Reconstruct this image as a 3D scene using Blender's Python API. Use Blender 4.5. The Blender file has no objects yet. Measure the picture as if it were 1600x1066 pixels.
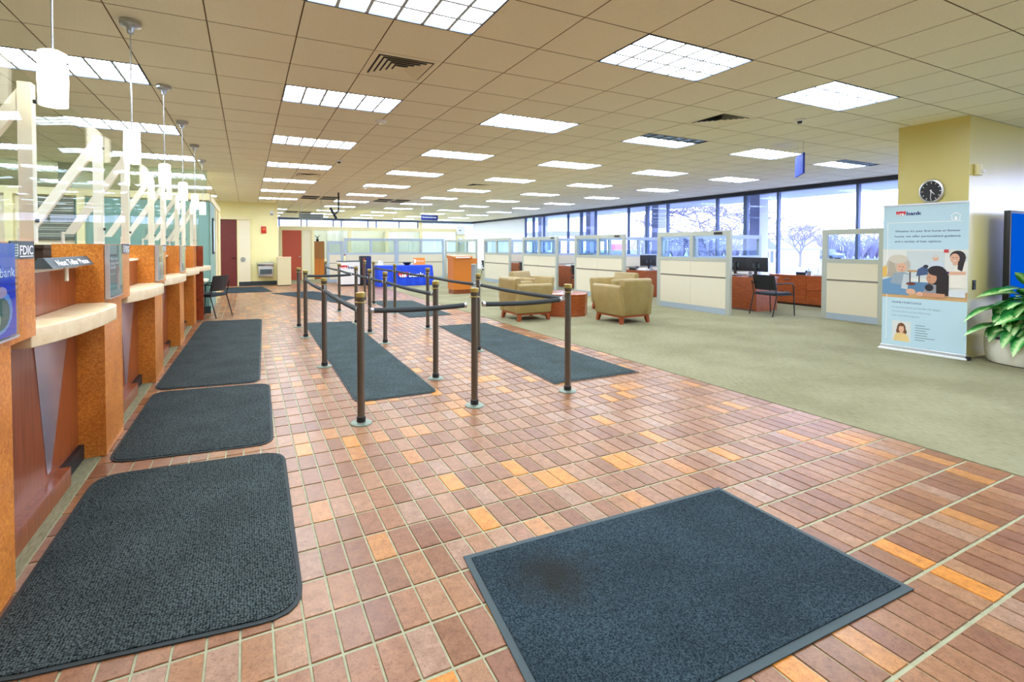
import bpy, math, random
from mathutils import Vector, Matrix
random.seed(11)
SC = bpy.context.scene
COL = SC.collection
PI = math.pi
H, CEIL, T = 1.41, 3.045, .6096
GX, GY = 2.7986, 2.8178            # a corner of the ceiling grid

# ------------------------------------------------------------------ camera, world, exposure
FPX, YAW, PITCH = 756.53, .4443, -.022
cam = bpy.data.cameras.new('camera'); camo = bpy.data.objects.new('camera', cam); COL.objects.link(camo)
cam.sensor_width = 36; cam.lens = FPX / 1600 * 36
cam.shift_x = (800 - 746.5) / 1600; cam.shift_y = -(533 - 402.7) / 1600
cam.clip_end = 600; cam.clip_start = .05
camo.location = (0, 0, H); camo.rotation_euler = (PI / 2 + PITCH, 0, -YAW)
SC.camera = camo
SC.view_settings.view_transform = 'Standard'
try: SC.view_settings.look = 'None'
except Exception: pass
SC.view_settings.gamma = 1
SC.view_settings.use_curve_mapping = False
SC.view_settings.exposure = 1.52
SKY_STRENGTH = 3.4
LAMP = 9.0                          # radiance of the ceiling lamps
cy = SC.cycles
cy.use_denoising = True
cy.max_bounces = 10; cy.diffuse_bounces = 6; cy.glossy_bounces = 5; cy.transmission_bounces = 6
cy.transparent_max_bounces = 32
cy.caustics_reflective = False; cy.caustics_refractive = False
cy.sample_clamp_indirect = 6
w = bpy.data.worlds.new('world'); SC.world = w; w.use_nodes = True
nt = w.node_tree; nt.nodes.clear()
wo = nt.nodes.new('ShaderNodeOutputWorld'); bg = nt.nodes.new('ShaderNodeBackground')
tc = nt.nodes.new('ShaderNodeTexCoord'); sx = nt.nodes.new('ShaderNodeSeparateXYZ'); rp = nt.nodes.new('ShaderNodeValToRGB')
nt.links.new(tc.outputs['Generated'], sx.inputs[0]); nt.links.new(sx.outputs['Z'], rp.inputs[0])
rp.color_ramp.elements[0].position = 0; rp.color_ramp.elements[0].color = (.93, .93, 1, 1)
rp.color_ramp.elements[1].position = .6; rp.color_ramp.elements[1].color = (.78, .85, 1, 1)
nt.links.new(rp.outputs[0], bg.inputs[0]); bg.inputs[1].default_value = SKY_STRENGTH
nt.links.new(bg.outputs[0], wo.inputs[0])

# ------------------------------------------------------------------ helpers
def lin(c):
    r = []
    for v in c[:3]:
        v /= 255
        r.append(v / 12.92 if v <= .04045 else ((v + .055) / 1.055) ** 2.4)
    return (*r, 1)
_cf = (math.sin(YAW) * math.cos(PITCH), math.cos(YAW) * math.cos(PITCH), math.sin(PITCH))
_cr = (math.cos(YAW), -math.sin(YAW), 0)
_cu = Vector(_cr).cross(Vector(_cf))
def project(x, y, z):
    v = Vector((x, y, z - H)); d = v.dot(Vector(_cf))
    if d < .05: return None
    return 746.5 + FPX * v.dot(Vector(_cr)) / d, 402.7 - FPX * v.dot(_cu) / d, d

class N:                            # tiny node helper
    def __init__(s, name):
        s.m = bpy.data.materials.new(name); s.m.use_nodes = True
        s.t = s.m.node_tree; s.b = s.t.nodes['Principled BSDF']
    def n(s, kind, **kw):
        x = s.t.nodes.new('ShaderNode' + kind)
        for k, v in kw.items():
            if k.startswith('i_'):
                x.inputs[k[2:].replace('_', ' ')].default_value = v
            else: setattr(x, k, v)
        return x
    def l(s, a, b): s.t.links.new(a, b)
def ramp(N_, stops, constant=False):
    r = N_.n('ValToRGB'); cr = r.color_ramp
    if constant: cr.interpolation = 'CONSTANT'
    while len(cr.elements) < len(stops): cr.elements.new(.5)
    for e, (p, c) in zip(cr.elements, stops): e.position = p; e.color = lin(c)
    return r
def mat(name, col, rough=.5, metal=0, spec=.5, noise=None, bump=None, emit=0, coat=0, coatr=.12, col2=None, stretch=(1, 1, 1)):
    k = N(name); b = k.b
    b.inputs['Base Color'].default_value = lin(col)
    b.inputs['Roughness'].default_value = rough; b.inputs['Metallic'].default_value = metal
    b.inputs['Specular IOR Level'].default_value = spec
    b.inputs['Coat Weight'].default_value = coat; b.inputs['Coat Roughness'].default_value = coatr
    if noise or bump:
        g = k.n('NewGeometry'); mp = k.n('Mapping'); mp.inputs['Scale'].default_value = stretch
        k.l(g.outputs['Position'], mp.inputs['Vector'])
    if noise:
        nz = k.n('TexNoise', i_Scale=noise, i_Detail=4.0); k.l(mp.outputs[0], nz.inputs['Vector'])
        c2 = col2 or tuple(v * .85 for v in col)
        r = ramp(k, [(.3, col), (.7, c2)]); k.l(nz.outputs['Fac'], r.inputs[0]); k.l(r.outputs[0], b.inputs['Base Color'])
    if bump:
        nb = k.n('TexNoise', i_Scale=bump[0], i_Detail=3.0); k.l(mp.outputs[0], nb.inputs['Vector'])
        bp = k.n('Bump', i_Strength=bump[1], i_Distance=.01); k.l(nb.outputs['Fac'], bp.inputs['Height']); k.l(bp.outputs[0], b.inputs['Normal'])
    if emit:
        b.inputs['Emission Color'].default_value = lin(col); b.inputs['Emission Strength'].default_value = emit
    return k.m
def glass(name, tint=(250, 255, 252), k0=1.0, wavy=0, rough=0.0):
    k = N(name); t = k.t; t.nodes.remove(k.b)
    out = [n for n in t.nodes if n.type == 'OUTPUT_MATERIAL'][0]
    tr = k.n('BsdfTransparent'); tr.inputs[0].default_value = lin(tint)
    gl = k.n('BsdfGlossy'); gl.inputs['Roughness'].default_value = rough
    lw = k.n('LayerWeight'); lw.inputs['Blend'].default_value = .5
    pw = k.n('Math', operation='POWER'); pw.inputs[1].default_value = 5.0; k.l(lw.outputs['Facing'], pw.inputs[0])
    fr = k.n('Math', operation='MULTIPLY_ADD'); fr.inputs[1].default_value = .96; fr.inputs[2].default_value = .04; k.l(pw.outputs[0], fr.inputs[0])
    ma = k.n('Math', operation='MULTIPLY'); ma.inputs[1].default_value = k0
    mx = k.n('MixShader'); k.l(fr.outputs[0], ma.inputs[0]); k.l(ma.outputs[0], mx.inputs[0])
    k.l(tr.outputs[0], mx.inputs[1]); k.l(gl.outputs[0], mx.inputs[2]); k.l(mx.outputs[0], out.inputs['Surface'])
    if wavy:
        g = k.n('NewGeometry'); nz = k.n('TexNoise', i_Scale=1.3, i_Detail=1.0); k.l(g.outputs['Position'], nz.inputs['Vector'])
        bp = k.n('Bump', i_Strength=wavy, i_Distance=.02); k.l(nz.outputs['Fac'], bp.inputs['Height']); k.l(bp.outputs[0], gl.inputs['Normal'])
    return k.m

def tag(o, label=None, cat=None, group=None, kind=None):
    if label: o['label'] = label
    if cat: o['category'] = cat
    if group: o['group'] = group
    if kind: o['kind'] = kind
    return o
def link(o, parent=None):
    COL.objects.link(o)
    if parent: o.parent = parent
    return o
def thing(name, label, cat, loc=(0, 0, 0), rz=0, group=None):
    o = bpy.data.objects.new(name, None); o.empty_display_size = .1; link(o)
    o.location = loc; o.rotation_euler = (0, 0, rz)
    return tag(o, label, cat, group)
def kids(o): return [c for c in COL.objects if c.parent is o]
def dup(root, loc, rz, label, group=None):
    r = root.copy(); COL.objects.link(r); r.location = loc; r.rotation_euler = (0, 0, rz); tag(r, label, None, group)
    for ch in list(root.children):
        c = ch.copy(); COL.objects.link(c); c.parent = r
        for g in list(ch.children):
            d = g.copy(); COL.objects.link(d); d.parent = c
    return r

class MB:
    def __init__(s): s.v = []; s.f = []; s.c = []
    def add(s, vs, fs, col=None):
        o = len(s.v); s.v += [tuple(p) for p in vs]; s.f += [tuple(i + o for i in f) for f in fs]
        s.c += [col] * len(fs); return s
    def box(s, x0, x1, y0, y1, z0, z1, bottom=True):
        vs = [(x0, y0, z0), (x1, y0, z0), (x1, y1, z0), (x0, y1, z0), (x0, y0, z1), (x1, y0, z1), (x1, y1, z1), (x0, y1, z1)]
        fs = [(4, 5, 6, 7), (0, 1, 5, 4), (1, 2, 6, 5), (2, 3, 7, 6), (3, 0, 4, 7)]
        if bottom: fs.append((3, 2, 1, 0))
        return s.add(vs, fs)
    def frame(s, o, r, u, x0, x1, y0, y1, d0, d1):      # box in a local frame: o + x r + y u + d n
        r = Vector(r).normalized(); u = Vector(u).normalized(); n = r.cross(u); o = Vector(o)
        q = [o + r * x + u * y + n * d for d in (d0, d1) for (x, y) in ((x0, y0), (x1, y0), (x1, y1), (x0, y1))]
        return s.add(q, [(4, 5, 6, 7), (0, 1, 5, 4), (1, 2, 6, 5), (2, 3, 7, 6), (3, 0, 4, 7), (3, 2, 1, 0)])
    def prism(s, poly, ax, d0, d1):                     # poly in the other two axes
        def P(a, b, d): return {'x': (d, a, b), 'y': (a, d, b), 'z': (a, b, d)}[ax]
        n = len(poly); vs = [P(a, b, d0) for a, b in poly] + [P(a, b, d1) for a, b in poly]
        area = sum(poly[i][0] * poly[(i + 1) % n][1] - poly[(i + 1) % n][0] * poly[i][1] for i in range(n))
        fs = [tuple(range(n - 1, -1, -1)), tuple(range(n, 2 * n))] + [(i, (i + 1) % n, n + (i + 1) % n, n + i) for i in range(n)]
        if (area < 0) != (ax == 'y'): fs = [f[::-1] for f in fs]
        return s.add(vs, fs)
    def cyl(s, p0, p1, r0, r1=None, n=12, caps=True):
        r1 = r0 if r1 is None else r1
        a = Vector(p0); b = Vector(p1); d = (b - a).normalized()
        e = d.cross(Vector((0, 0, 1)) if abs(d.z) < .95 else Vector((1, 0, 0))).normalized(); g = d.cross(e)
        vs = [a + (e * math.cos(t) + g * math.sin(t)) * r0 for t in [2 * PI * i / n for i in range(n)]]
        vs += [b + (e * math.cos(t) + g * math.sin(t)) * r1 for t in [2 * PI * i / n for i in range(n)]]
        fs = [(i, (i + 1) % n, n + (i + 1) % n, n + i) for i in range(n)]
        if caps: fs += [tuple(range(n - 1, -1, -1)), tuple(range(n, 2 * n))]
        return s.add(vs, fs)
    def lathe(s, prof, c=(0, 0, 0), n=20):
        vs = []; m = len(prof)
        for (r, z) in prof:
            vs += [(c[0] + r * math.cos(2 * PI * i / n), c[1] + r * math.sin(2 * PI * i / n), c[2] + z) for i in range(n)]
        fs = [(j * n + i, j * n + (i + 1) % n, (j + 1) * n + (i + 1) % n, (j + 1) * n + i) for j in range(m - 1) for i in range(n)]
        fs += [tuple(range(n - 1, -1, -1)), tuple(range((m - 1) * n, m * n))]
        return s.add(vs, fs)
    def tube(s, path, r, n=8):
        P = [Vector(p) for p in path]; vs = []
        for i, p in enumerate(P):
            d = (P[min(i + 1, len(P) - 1)] - P[max(i - 1, 0)]).normalized()
            e = d.cross(Vector((0, 0, 1)) if abs(d.z) < .95 else Vector((1, 0, 0))).normalized(); g = d.cross(e)
            rr = r[i] if isinstance(r, (list, tuple)) else r
            vs += [p + (e * math.cos(2 * PI * k / n) + g * math.sin(2 * PI * k / n)) * rr for k in range(n)]
        m = len(P)
        fs = [(j * n + k, j * n + (k + 1) % n, (j + 1) * n + (k + 1) % n, (j + 1) * n + k) for j in range(m - 1) for k in range(n)]
        fs += [tuple(range(n - 1, -1, -1)), tuple(range((m - 1) * n, m * n))]
        return s.add(vs, fs)
    def mesh(s, name, m, smooth=False, off=None):
        me = bpy.data.meshes.new(name)
        vs = s.v if off is None else [(a - off[0], b - off[1], c - off[2]) for a, b, c in s.v]
        me.from_pydata([tuple(v) for v in vs], [], s.f)
        if m: me.materials.append(m)
        if any(c is not None for c in s.c):
            at = me.color_attributes.new('Col', 'FLOAT_COLOR', 'CORNER')
            for p, c in zip(me.polygons, s.c):
                for li in p.loop_indices: at.data[li].color = lin(c) if c else (1, 1, 1, 1)
        if smooth:
            me.polygons.foreach_set('use_smooth', [True] * len(me.polygons)); me.set_sharp_from_angle(angle=math.radians(38))
        return me
    def build(s, name, m, parent=None, smooth=False, off=None, kind=None, bev=0):
        o = link(bpy.data.objects.new(name, s.mesh(name, m, smooth, off)), parent)
        if kind: o['kind'] = kind
        if bev:
            b = o.modifiers.new('bevel', 'BEVEL'); b.width = bev; b.segments = 3; b.limit_method = 'ANGLE'; b.angle_limit = math.radians(40)
            o.data.polygons.foreach_set('use_smooth', [True] * len(o.data.polygons)); o.data.set_sharp_from_angle(angle=math.radians(60)) if bev < .005 else None
        return o
def BX(*a): return MB().box(*a)

_tcache = {}
def text_geo(body, bold=0.0):
    if (body, bold) in _tcache: return _tcache[body, bold]
    cu = bpy.data.curves.new('t', 'FONT'); cu.body = body; cu.size = 1; cu.offset = bold; cu.resolution_u = 3
    o = bpy.data.objects.new('t', cu); COL.objects.link(o)
    dg = bpy.context.evaluated_depsgraph_get(); ev = o.evaluated_get(dg); me = ev.to_mesh()
    vs = [tuple(v.co) for v in me.vertices]; fs = [tuple(p.vertices) for p in me.polygons]
    ev.to_mesh_clear(); bpy.data.objects.remove(o); bpy.data.curves.remove(cu)
    wd = max((v[0] for v in vs), default=1); x0 = min((v[0] for v in vs), default=0)
    _tcache[body, bold] = (vs, fs, x0, wd); return _tcache[body, bold]
def text(mb, body, o, r, u, size, d=.001, bold=0.0, width=None, center=False):
    vs, fs, x0, x1 = text_geo(body, bold)
    r = Vector(r).normalized(); u = Vector(u).normalized(); n = r.cross(u); o = Vector(o)
    k = size if width is None else width / (x1 - x0)
    dx = -(x0 + x1) / 2 if center else -x0
    mb.add([o + r * ((v[0] + dx) * k) + u * (v[1] * size) + n * d for v in vs], fs); return mb
def flat(mb, o, r, u, pts, d, col=None):                # a flat printed patch
    r = Vector(r).normalized(); u = Vector(u).normalized(); n = r.cross(u); o = Vector(o)
    mb.add([o + r * x + u * y + n * d for x, y in pts], [tuple(range(len(pts)))], col); return mb
def ell(cx, cy_, a, b, n=16, t0=0, t1=2 * PI): return [(cx + a * math.cos(t0 + (t1 - t0) * i / (n - (t1 - t0 < 6.2))), cy_ + b * math.sin(t0 + (t1 - t0) * i / (n - (t1 - t0 < 6.2)))) for i in range(n)]
def shield(x, y, w_, h_): return [(x, y + h_), (x, y + .45 * h_), (x + .12 * w_, y + .18 * h_), (x + .5 * w_, y), (x + .88 * w_, y + .18 * h_), (x + w_, y + .45 * h_), (x + w_, y + h_), (x + .75 * w_, y + .9 * h_), (x + .5 * w_, y + h_), (x + .25 * w_, y + .9 * h_)]
def rrect(x0, x1, y0, y1, r, seg=5, corners=(1, 1, 1, 1)):
    out = []
    for (cx, cy_, a, on) in ((x1 - r, y1 - r, 0, corners[0]), (x0 + r, y1 - r, PI / 2, corners[1]), (x0 + r, y0 + r, PI, corners[2]), (x1 - r, y0 + r, 1.5 * PI, corners[3])):
        if on: out += [(cx + r * math.cos(a + PI / 2 * i / seg), cy_ + r * math.sin(a + PI / 2 * i / seg)) for i in range(seg + 1)]
        else: out.append((cx + (r if a in (0, 1.5 * PI) else -r), cy_ + (r if a in (0, PI / 2) else -r)))
    return out
ORD = ['first', 'second', 'third', 'fourth', 'fifth', 'sixth', 'seventh', 'eighth', 'ninth', 'tenth', 'eleventh', 'twelfth', 'thirteenth']

# ------------------------------------------------------------------ materials
def tile_mat(name, island):
    k = N(name); g = k.n('NewGeometry')
    src = g.outputs['Random Per Island'] if island else k.n('ObjectInfo').outputs['Random']
    r = ramp(k, [(0, (226, 150, 64)), (.035, (200, 140, 80)), (.09, (150, 104, 72)), (.26, (174, 126, 88)), (.43, (160, 114, 84)), (.58, (178, 134, 100)), (.7, (168, 120, 86)), (.84, (148, 102, 76)), (.92, (176, 140, 116))], True)
    k.l(src, r.inputs[0])
    nz = k.n('TexNoise', i_Scale=20.0, i_Detail=3.5, i_Roughness=.55); k.l(g.outputs['Position'], nz.inputs['Vector'])
    r2 = ramp(k, [(.3, (214, 206, 198)), (.7, (252, 250, 248))]); k.l(nz.outputs['Fac'], r2.inputs[0])
    mx = k.n('MixRGB', blend_type='MULTIPLY'); mx.inputs[0].default_value = 1
    k.l(r.outputs[0], mx.inputs[1]); k.l(r2.outputs[0], mx.inputs[2]); k.l(mx.outputs[0], k.b.inputs['Base Color'])
    n4 = k.n('TexNoise', i_Scale=75.0, i_Detail=5.0, i_Roughness=.7, i_Distortion=1.2); k.l(g.outputs['Position'], n4.inputs['Vector'])
    r4 = ramp(k, [(.36, (206, 196, 186)), (.52, (255, 255, 255))]); k.l(n4.outputs['Fac'], r4.inputs[0])
    m4 = k.n('MixRGB', blend_type='MULTIPLY'); m4.inputs[0].default_value = .85
    k.l(mx.outputs[0], m4.inputs[1]); k.l(r4.outputs[0], m4.inputs[2]); k.l(m4.outputs[0], k.b.inputs['Base Color'])
    k.b.inputs['Roughness'].default_value = .32
    n2 = k.n('TexNoise', i_Scale=55.0, i_Detail=3.0); k.l(g.outputs['Position'], n2.inputs['Vector'])
    bp = k.n('Bump', i_Strength=.07, i_Distance=.006); k.l(n2.outputs['Fac'], bp.inputs['Height']); k.l(bp.outputs[0], k.b.inputs['Normal'])
    k.b.inputs['Specular IOR Level'].default_value = .45
    return k.m
def burl_mat(name, a=(242, 162, 72), b_=(194, 108, 36), sc=34.0):
    k = N(name); g = k.n('NewGeometry')
    n1 = k.n('TexNoise', i_Scale=sc, i_Detail=5.0, i_Roughness=.7, i_Distortion=.9); k.l(g.outputs['Position'], n1.inputs['Vector'])
    n2 = k.n('TexNoise', i_Scale=4.0, i_Detail=2.0); k.l(g.outputs['Position'], n2.inputs['Vector'])
    r = ramp(k, [(.34, b_), (.5, tuple((p + q) / 2 for p, q in zip(a, b_))), (.64, a)]); k.l(n1.outputs['Fac'], r.inputs[0])
    r2 = ramp(k, [(.3, (225, 215, 205)), (.7, (255, 255, 255))]); k.l(n2.outputs['Fac'], r2.inputs[0])
    mx = k.n('MixRGB', blend_type='MULTIPLY'); mx.inputs[0].default_value = 1
    k.l(r.outputs[0], mx.inputs[1]); k.l(r2.outputs[0], mx.inputs[2]); k.l(mx.outputs[0], k.b.inputs['Base Color'])
    k.b.inputs['Roughness'].default_value = .33; k.b.inputs['Coat Weight'].default_value = .25
    return k.m
def mat_fabric(name, a, b_, sc, weave=0, stain=None):
    k = N(name); g = k.n('NewGeometry')
    n1 = k.n('TexNoise', i_Scale=sc, i_Detail=2.0, i_Roughness=.8); k.l(g.outputs['Position'], n1.inputs['Vector'])
    src = n1.outputs['Fac']
    n3 = k.n('TexNoise', i_Scale=3.0, i_Detail=3.0); k.l(g.outputs['Position'], n3.inputs['Vector'])
    if weave:
        vo = k.n('TexVoronoi', i_Scale=weave); vo.inputs['Randomness'].default_value = .45; k.l(g.outputs['Position'], vo.inputs['Vector'])
        ma = k.n('Math', operation='MULTIPLY_ADD'); ma.inputs[1].default_value = -.55; k.l(vo.outputs['Distance'], ma.inputs[0])
        m2 = k.n('Math', operation='MULTIPLY_ADD'); m2.inputs[1].default_value = .8; m2.inputs[2].default_value = .33; k.l(src, m2.inputs[0]); k.l(m2.outputs[0], ma.inputs[2])
        src = ma.outputs[0]
    r = ramp(k, [(.38, b_), (.62, a)]); k.l(src, r.inputs[0])
    r2 = ramp(k, [(.35, (225, 225, 225)), (.65, (255, 255, 255))]); k.l(n3.outputs['Fac'], r2.inputs[0])
    mx = k.n('MixRGB', blend_type='MULTIPLY'); mx.inputs[0].default_value = 1
    k.l(r.outputs[0], mx.inputs[1]); k.l(r2.outputs[0], mx.inputs[2]); k.l(mx.outputs[0], k.b.inputs['Base Color'])
    if stain:                                           # a brown spill soaked into the pile
        vd = k.n('VectorMath', operation='DISTANCE'); vd.inputs[1].default_value = (stain[0], stain[1], .011); k.l(g.outputs['Position'], vd.inputs[0])
        nm = k.n('TexNoise', i_Scale=9.0, i_Detail=4.0); k.l(g.outputs['Position'], nm.inputs['Vector'])
        sm = k.n('Math', operation='MULTIPLY_ADD'); sm.inputs[1].default_value = .22; k.l(nm.outputs['Fac'], sm.inputs[0]); k.l(vd.outputs['Value'], sm.inputs[2])
        mr = k.n('MapRange'); mr.inputs['From Min'].default_value = .14; mr.inputs['From Max'].default_value = .33; mr.inputs['To Min'].default_value = .8; mr.inputs['To Max'].default_value = 0
        k.l(sm.outputs[0], mr.inputs['Value']); m3 = k.n('MixRGB'); k.l(mr.outputs[0], m3.inputs[0]); k.l(mx.outputs[0], m3.inputs[1]); m3.inputs[2].default_value = lin((40, 38, 32)); k.l(m3.outputs[0], k.b.inputs['Base Color'])
    bp = k.n('Bump', i_Strength=.5, i_Distance=.004); k.l(src, bp.inputs['Height']); k.l(bp.outputs[0], k.b.inputs['Normal'])
    k.b.inputs['Roughness'].default_value = .95; k.b.inputs['Specular IOR Level'].default_value = .15
    return k.m
def carpet_mat():
    k = N('carpet olive'); g = k.n('NewGeometry'); mp = k.n('Mapping'); mp.inputs['Scale'].default_value = (130, 14, 1)
    k.l(g.outputs['Position'], mp.inputs['Vector'])
    n1 = k.n('TexNoise', i_Scale=1.0, i_Detail=4.0, i_Roughness=.7); k.l(mp.outputs[0], n1.inputs['Vector'])
    n2 = k.n('TexNoise', i_Scale=1.2, i_Detail=2.0); k.l(g.outputs['Position'], n2.inputs['Vector'])
    r = ramp(k, [(.3, (122, 119, 93)), (.7, (166, 162, 131))]); k.l(n1.outputs['Fac'], r.inputs[0])
    r2 = ramp(k, [(.35, (232, 230, 226)), (.65, (255, 255, 255))]); k.l(n2.outputs['Fac'], r2.inputs[0])
    mx = k.n('MixRGB', blend_type='MULTIPLY'); mx.inputs[0].default_value = 1
    k.l(r.outputs[0], mx.inputs[1]); k.l(r2.outputs[0], mx.inputs[2]); k.l(mx.outputs[0], k.b.inputs['Base Color'])
    bp = k.n('Bump', i_Strength=.35, i_Distance=.004); k.l(n1.outputs['Fac'], bp.inputs['Height']); k.l(bp.outputs[0], k.b.inputs['Normal'])
    k.b.inputs['Roughness'].default_value = .95; k.b.inputs['Specular IOR Level'].default_value = .1
    return k.m
def print_mat():
    k = N('printed ink'); a = k.n('Attribute'); a.attribute_name = 'Col'
    k.l(a.outputs['Color'], k.b.inputs['Base Color']); k.b.inputs['Roughness'].default_value = .45
    return k.m
def leaf_mat():
    k = N('variegated leaf'); tcn = k.n('TexCoord'); sp = k.n('SeparateXYZ'); k.l(tcn.outputs['Object'], sp.inputs[0])
    ab = k.n('Math', operation='ABSOLUTE'); k.l(sp.outputs['Y'], ab.inputs[0])
    nz = k.n('TexNoise', i_Scale=30.0, i_Detail=3.0); k.l(tcn.outputs['Object'], nz.inputs['Vector'])
    ma = k.n('Math', operation='MULTIPLY_ADD'); ma.inputs[1].default_value = .05; k.l(nz.outputs['Fac'], ma.inputs[0]); k.l(ab.outputs[0], ma.inputs[2])
    r = ramp(k, [(.034, (204, 232, 170)), (.056, (96, 184, 88)), (.078, (22, 116, 50))]); k.l(ma.outputs[0], r.inputs[0]); k.l(r.outputs[0], k.b.inputs['Base Color'])
    k.b.inputs['Roughness'].default_value = .35
    return k.m
def translucent():
    k = N('white daylight blind'); out = [n for n in k.t.nodes if n.type == 'OUTPUT_MATERIAL'][0]
    tl = k.n('BsdfTranslucent'); tl.inputs[0].default_value = lin((236, 240, 246)); mx = k.n('MixShader'); mx.inputs[0].default_value = .4
    k.b.inputs['Base Color'].default_value = lin((240, 241, 240)); k.b.inputs['Roughness'].default_value = .7
    k.l(k.b.outputs[0], mx.inputs[1]); k.l(tl.outputs[0], mx.inputs[2]); k.l(mx.outputs[0], out.inputs['Surface']); return k.m
def lens_mat(name, s):
    return mat(name, (232, 243, 255), .5, emit=s)

M = dict(
    grout=mat('grout', (176, 178, 146), .8, noise=30.0, col2=(156, 156, 124)),
    tile=tile_mat('quarry tile', False), tile_f=tile_mat('quarry tile field', True),
    carpet=carpet_mat(),
    ceil=mat('ceiling tile', (250, 246, 224), .9, noise=120.0, col2=(241, 236, 212), bump=(220.0, .12), spec=.2),
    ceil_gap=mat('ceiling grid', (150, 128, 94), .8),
    cream=mat('cream paint', (238, 226, 176), .5), cream2=mat('pale cream panel', (236, 226, 196), .55),
    white=mat('white panel', (240, 241, 240), .6), yellow=mat('yellow paint', (246, 238, 178), .4, noise=2.0, col2=(242, 232, 168)),
    gold=mat('golden gloss paint', (224, 208, 126), .3, noise=1.5, col2=(218, 202, 118), coat=.4, coatr=.34),
    teal=mat('teal paint', (120, 158, 148), .5), maroon=mat('maroon door', (116, 44, 40), .4, noise=5.0, col2=(100, 34, 34), stretch=(12, 12, 1)),
    red=mat('brick red door', (186, 78, 50), .45), trimdark=mat('dark window metal', (44, 52, 66), .4, metal=.3),
    mull=mat('mullion blue grey', (86, 106, 142), .4, metal=.3), navyb=mat('dark baseboard', (44, 58, 62), .5),
    burl=burl_mat('burl veneer', sc=58.0), burl_red=burl_mat('red veneer', (170, 74, 34), (120, 44, 22), 12.0),
    cherry=mat('cherry wood', (150, 78, 42), .3, noise=3.0, col2=(118, 54, 26), stretch=(14, 14, 1), coat=.3),
    cherry2=mat('red desk wood', (172, 90, 46), .28, noise=3.0, col2=(138, 64, 30), stretch=(3, 3, 16), coat=.3),
    dkwood=mat('dark brown cabinet', (58, 38, 26), .5), inlay=mat('brushed metal inlay', (206, 204, 220), .25, metal=.85),
    stone=mat('travertine', (236, 216, 178), .35, noise=14.0, col2=(222, 196, 150), bump=(60.0, .1)),
    acryl=glass('acrylic sheet', (250, 253, 250), .16, .25), pane=glass('window glass', (226, 232, 254), .7),
    cpane=glass('partition glass', (238, 246, 250), .7), postw=mat('white brace', (242, 230, 214), .5),
    bronze=mat('dark bronze', (112, 107, 98), .32, metal=.8), brass=mat('brass', (184, 164, 90), .35, metal=.6), verd=mat('aged flange', (132, 144, 130), .4, metal=.6),
    rope=mat('grey foam rope', (44, 50, 52), .75, bump=(200.0, .3)), steel=mat('steel', (190, 192, 194), .3, metal=.9),
    matA=mat_fabric('ribbed mat', (86, 97, 97), (16, 22, 25), 170.0, 95.0), matB=mat_fabric('entrance mat', (64, 80, 88), (17, 29, 38), 150.0), matD=mat_fabric('stained entrance mat', (64, 80, 88), (17, 29, 38), 150.0, stain=(1.17, 1.7)),
    matC=mat_fabric('queue mat', (88, 102, 103), (32, 46, 48), 120.0), rubber=mat('mat rubber edge', (62, 76, 80), .7), tan=mat('tan laminate', (212, 200, 160), .5),
    rubberdk=mat('dark rubber', (40, 48, 50), .7),
    fabric=mat('cream panel fabric', (218, 209, 186), .9, bump=(300.0, .1)), cframe=mat('grey green frame', (176, 180, 168), .45, metal=.15),
    cframe2=mat('blue grey frame', (168, 182, 196), .45, metal=.15), seam=mat('panel seam', (120, 112, 100), .8),
    leather=mat('tan leather', (162, 140, 88), .42, noise=6.0, col2=(150, 128, 78), bump=(120.0, .12)), cush=mat('pale cushion', (206, 190, 148), .55),
    footw=mat('cherry foot', (150, 70, 34), .35), blk=mat('black plastic', (26, 28, 32), .45), blk2=mat('black cloth', (36, 42, 48), .85),
    navy=mat('navy ink', (22, 40, 110), .5), redink=mat('red ink', (214, 32, 50), .5), whiteink=mat('white ink', (250, 250, 250), .5),
    royal=mat('royal blue cloth', (14, 66, 206), .7), ltblue=mat('banner blue', (192, 220, 232), .5), silver=mat('silver', (214, 216, 220), .3, metal=.7),
    slate=mat('slate sign', (70, 82, 88), .5), greytxt=mat('grey ink', (120, 140, 156), .6), orange=mat('orange board', (240, 140, 40), .5),
    lens=lens_mat('lit lens', LAMP), bluelens=mat('unlit lens with blue reflection', (120, 150, 190), .25), louv=mat('louver metal', (176, 190, 204), .4),  # blue of the reflected windows is put into the unlit lens colour
    shade=mat('lit opal glass', (255, 246, 228), .4, emit=3.2), screen=mat('lit tv screen', (2, 78, 184), .5, spec=0, emit=.14),
    screenred=mat('lit red disc', (226, 40, 40), .2, emit=.5), screenwht=mat('lit white ring', (240, 244, 250), .2, emit=.6),
    ink=print_mat(), leaf=leaf_mat(), pot=mat('white planter', (226, 222, 204), .35), soil=mat('soil', (50, 38, 28), .9), stem=mat('green stem', (86, 132, 60), .5),
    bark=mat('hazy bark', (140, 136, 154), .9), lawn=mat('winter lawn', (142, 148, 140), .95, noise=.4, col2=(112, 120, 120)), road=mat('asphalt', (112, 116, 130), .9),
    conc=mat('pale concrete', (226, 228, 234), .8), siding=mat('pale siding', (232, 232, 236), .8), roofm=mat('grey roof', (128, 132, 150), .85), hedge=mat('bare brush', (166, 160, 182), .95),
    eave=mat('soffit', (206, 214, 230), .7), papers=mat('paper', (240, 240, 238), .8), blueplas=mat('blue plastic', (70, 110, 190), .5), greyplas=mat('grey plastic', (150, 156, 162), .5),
    shelfw=mat('orange burl', (200, 116, 36), .35), firered=mat('fire red', (206, 40, 30), .4), cargrey=mat('car paint', (120, 128, 150), .3, metal=.4), pinksign=mat('pink sign', (214, 110, 170), .6),
    blind=mat('grey blind', (120, 122, 112), .6), gsign=mat('grey hanging sign', (128, 138, 138), .5),
)

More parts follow.
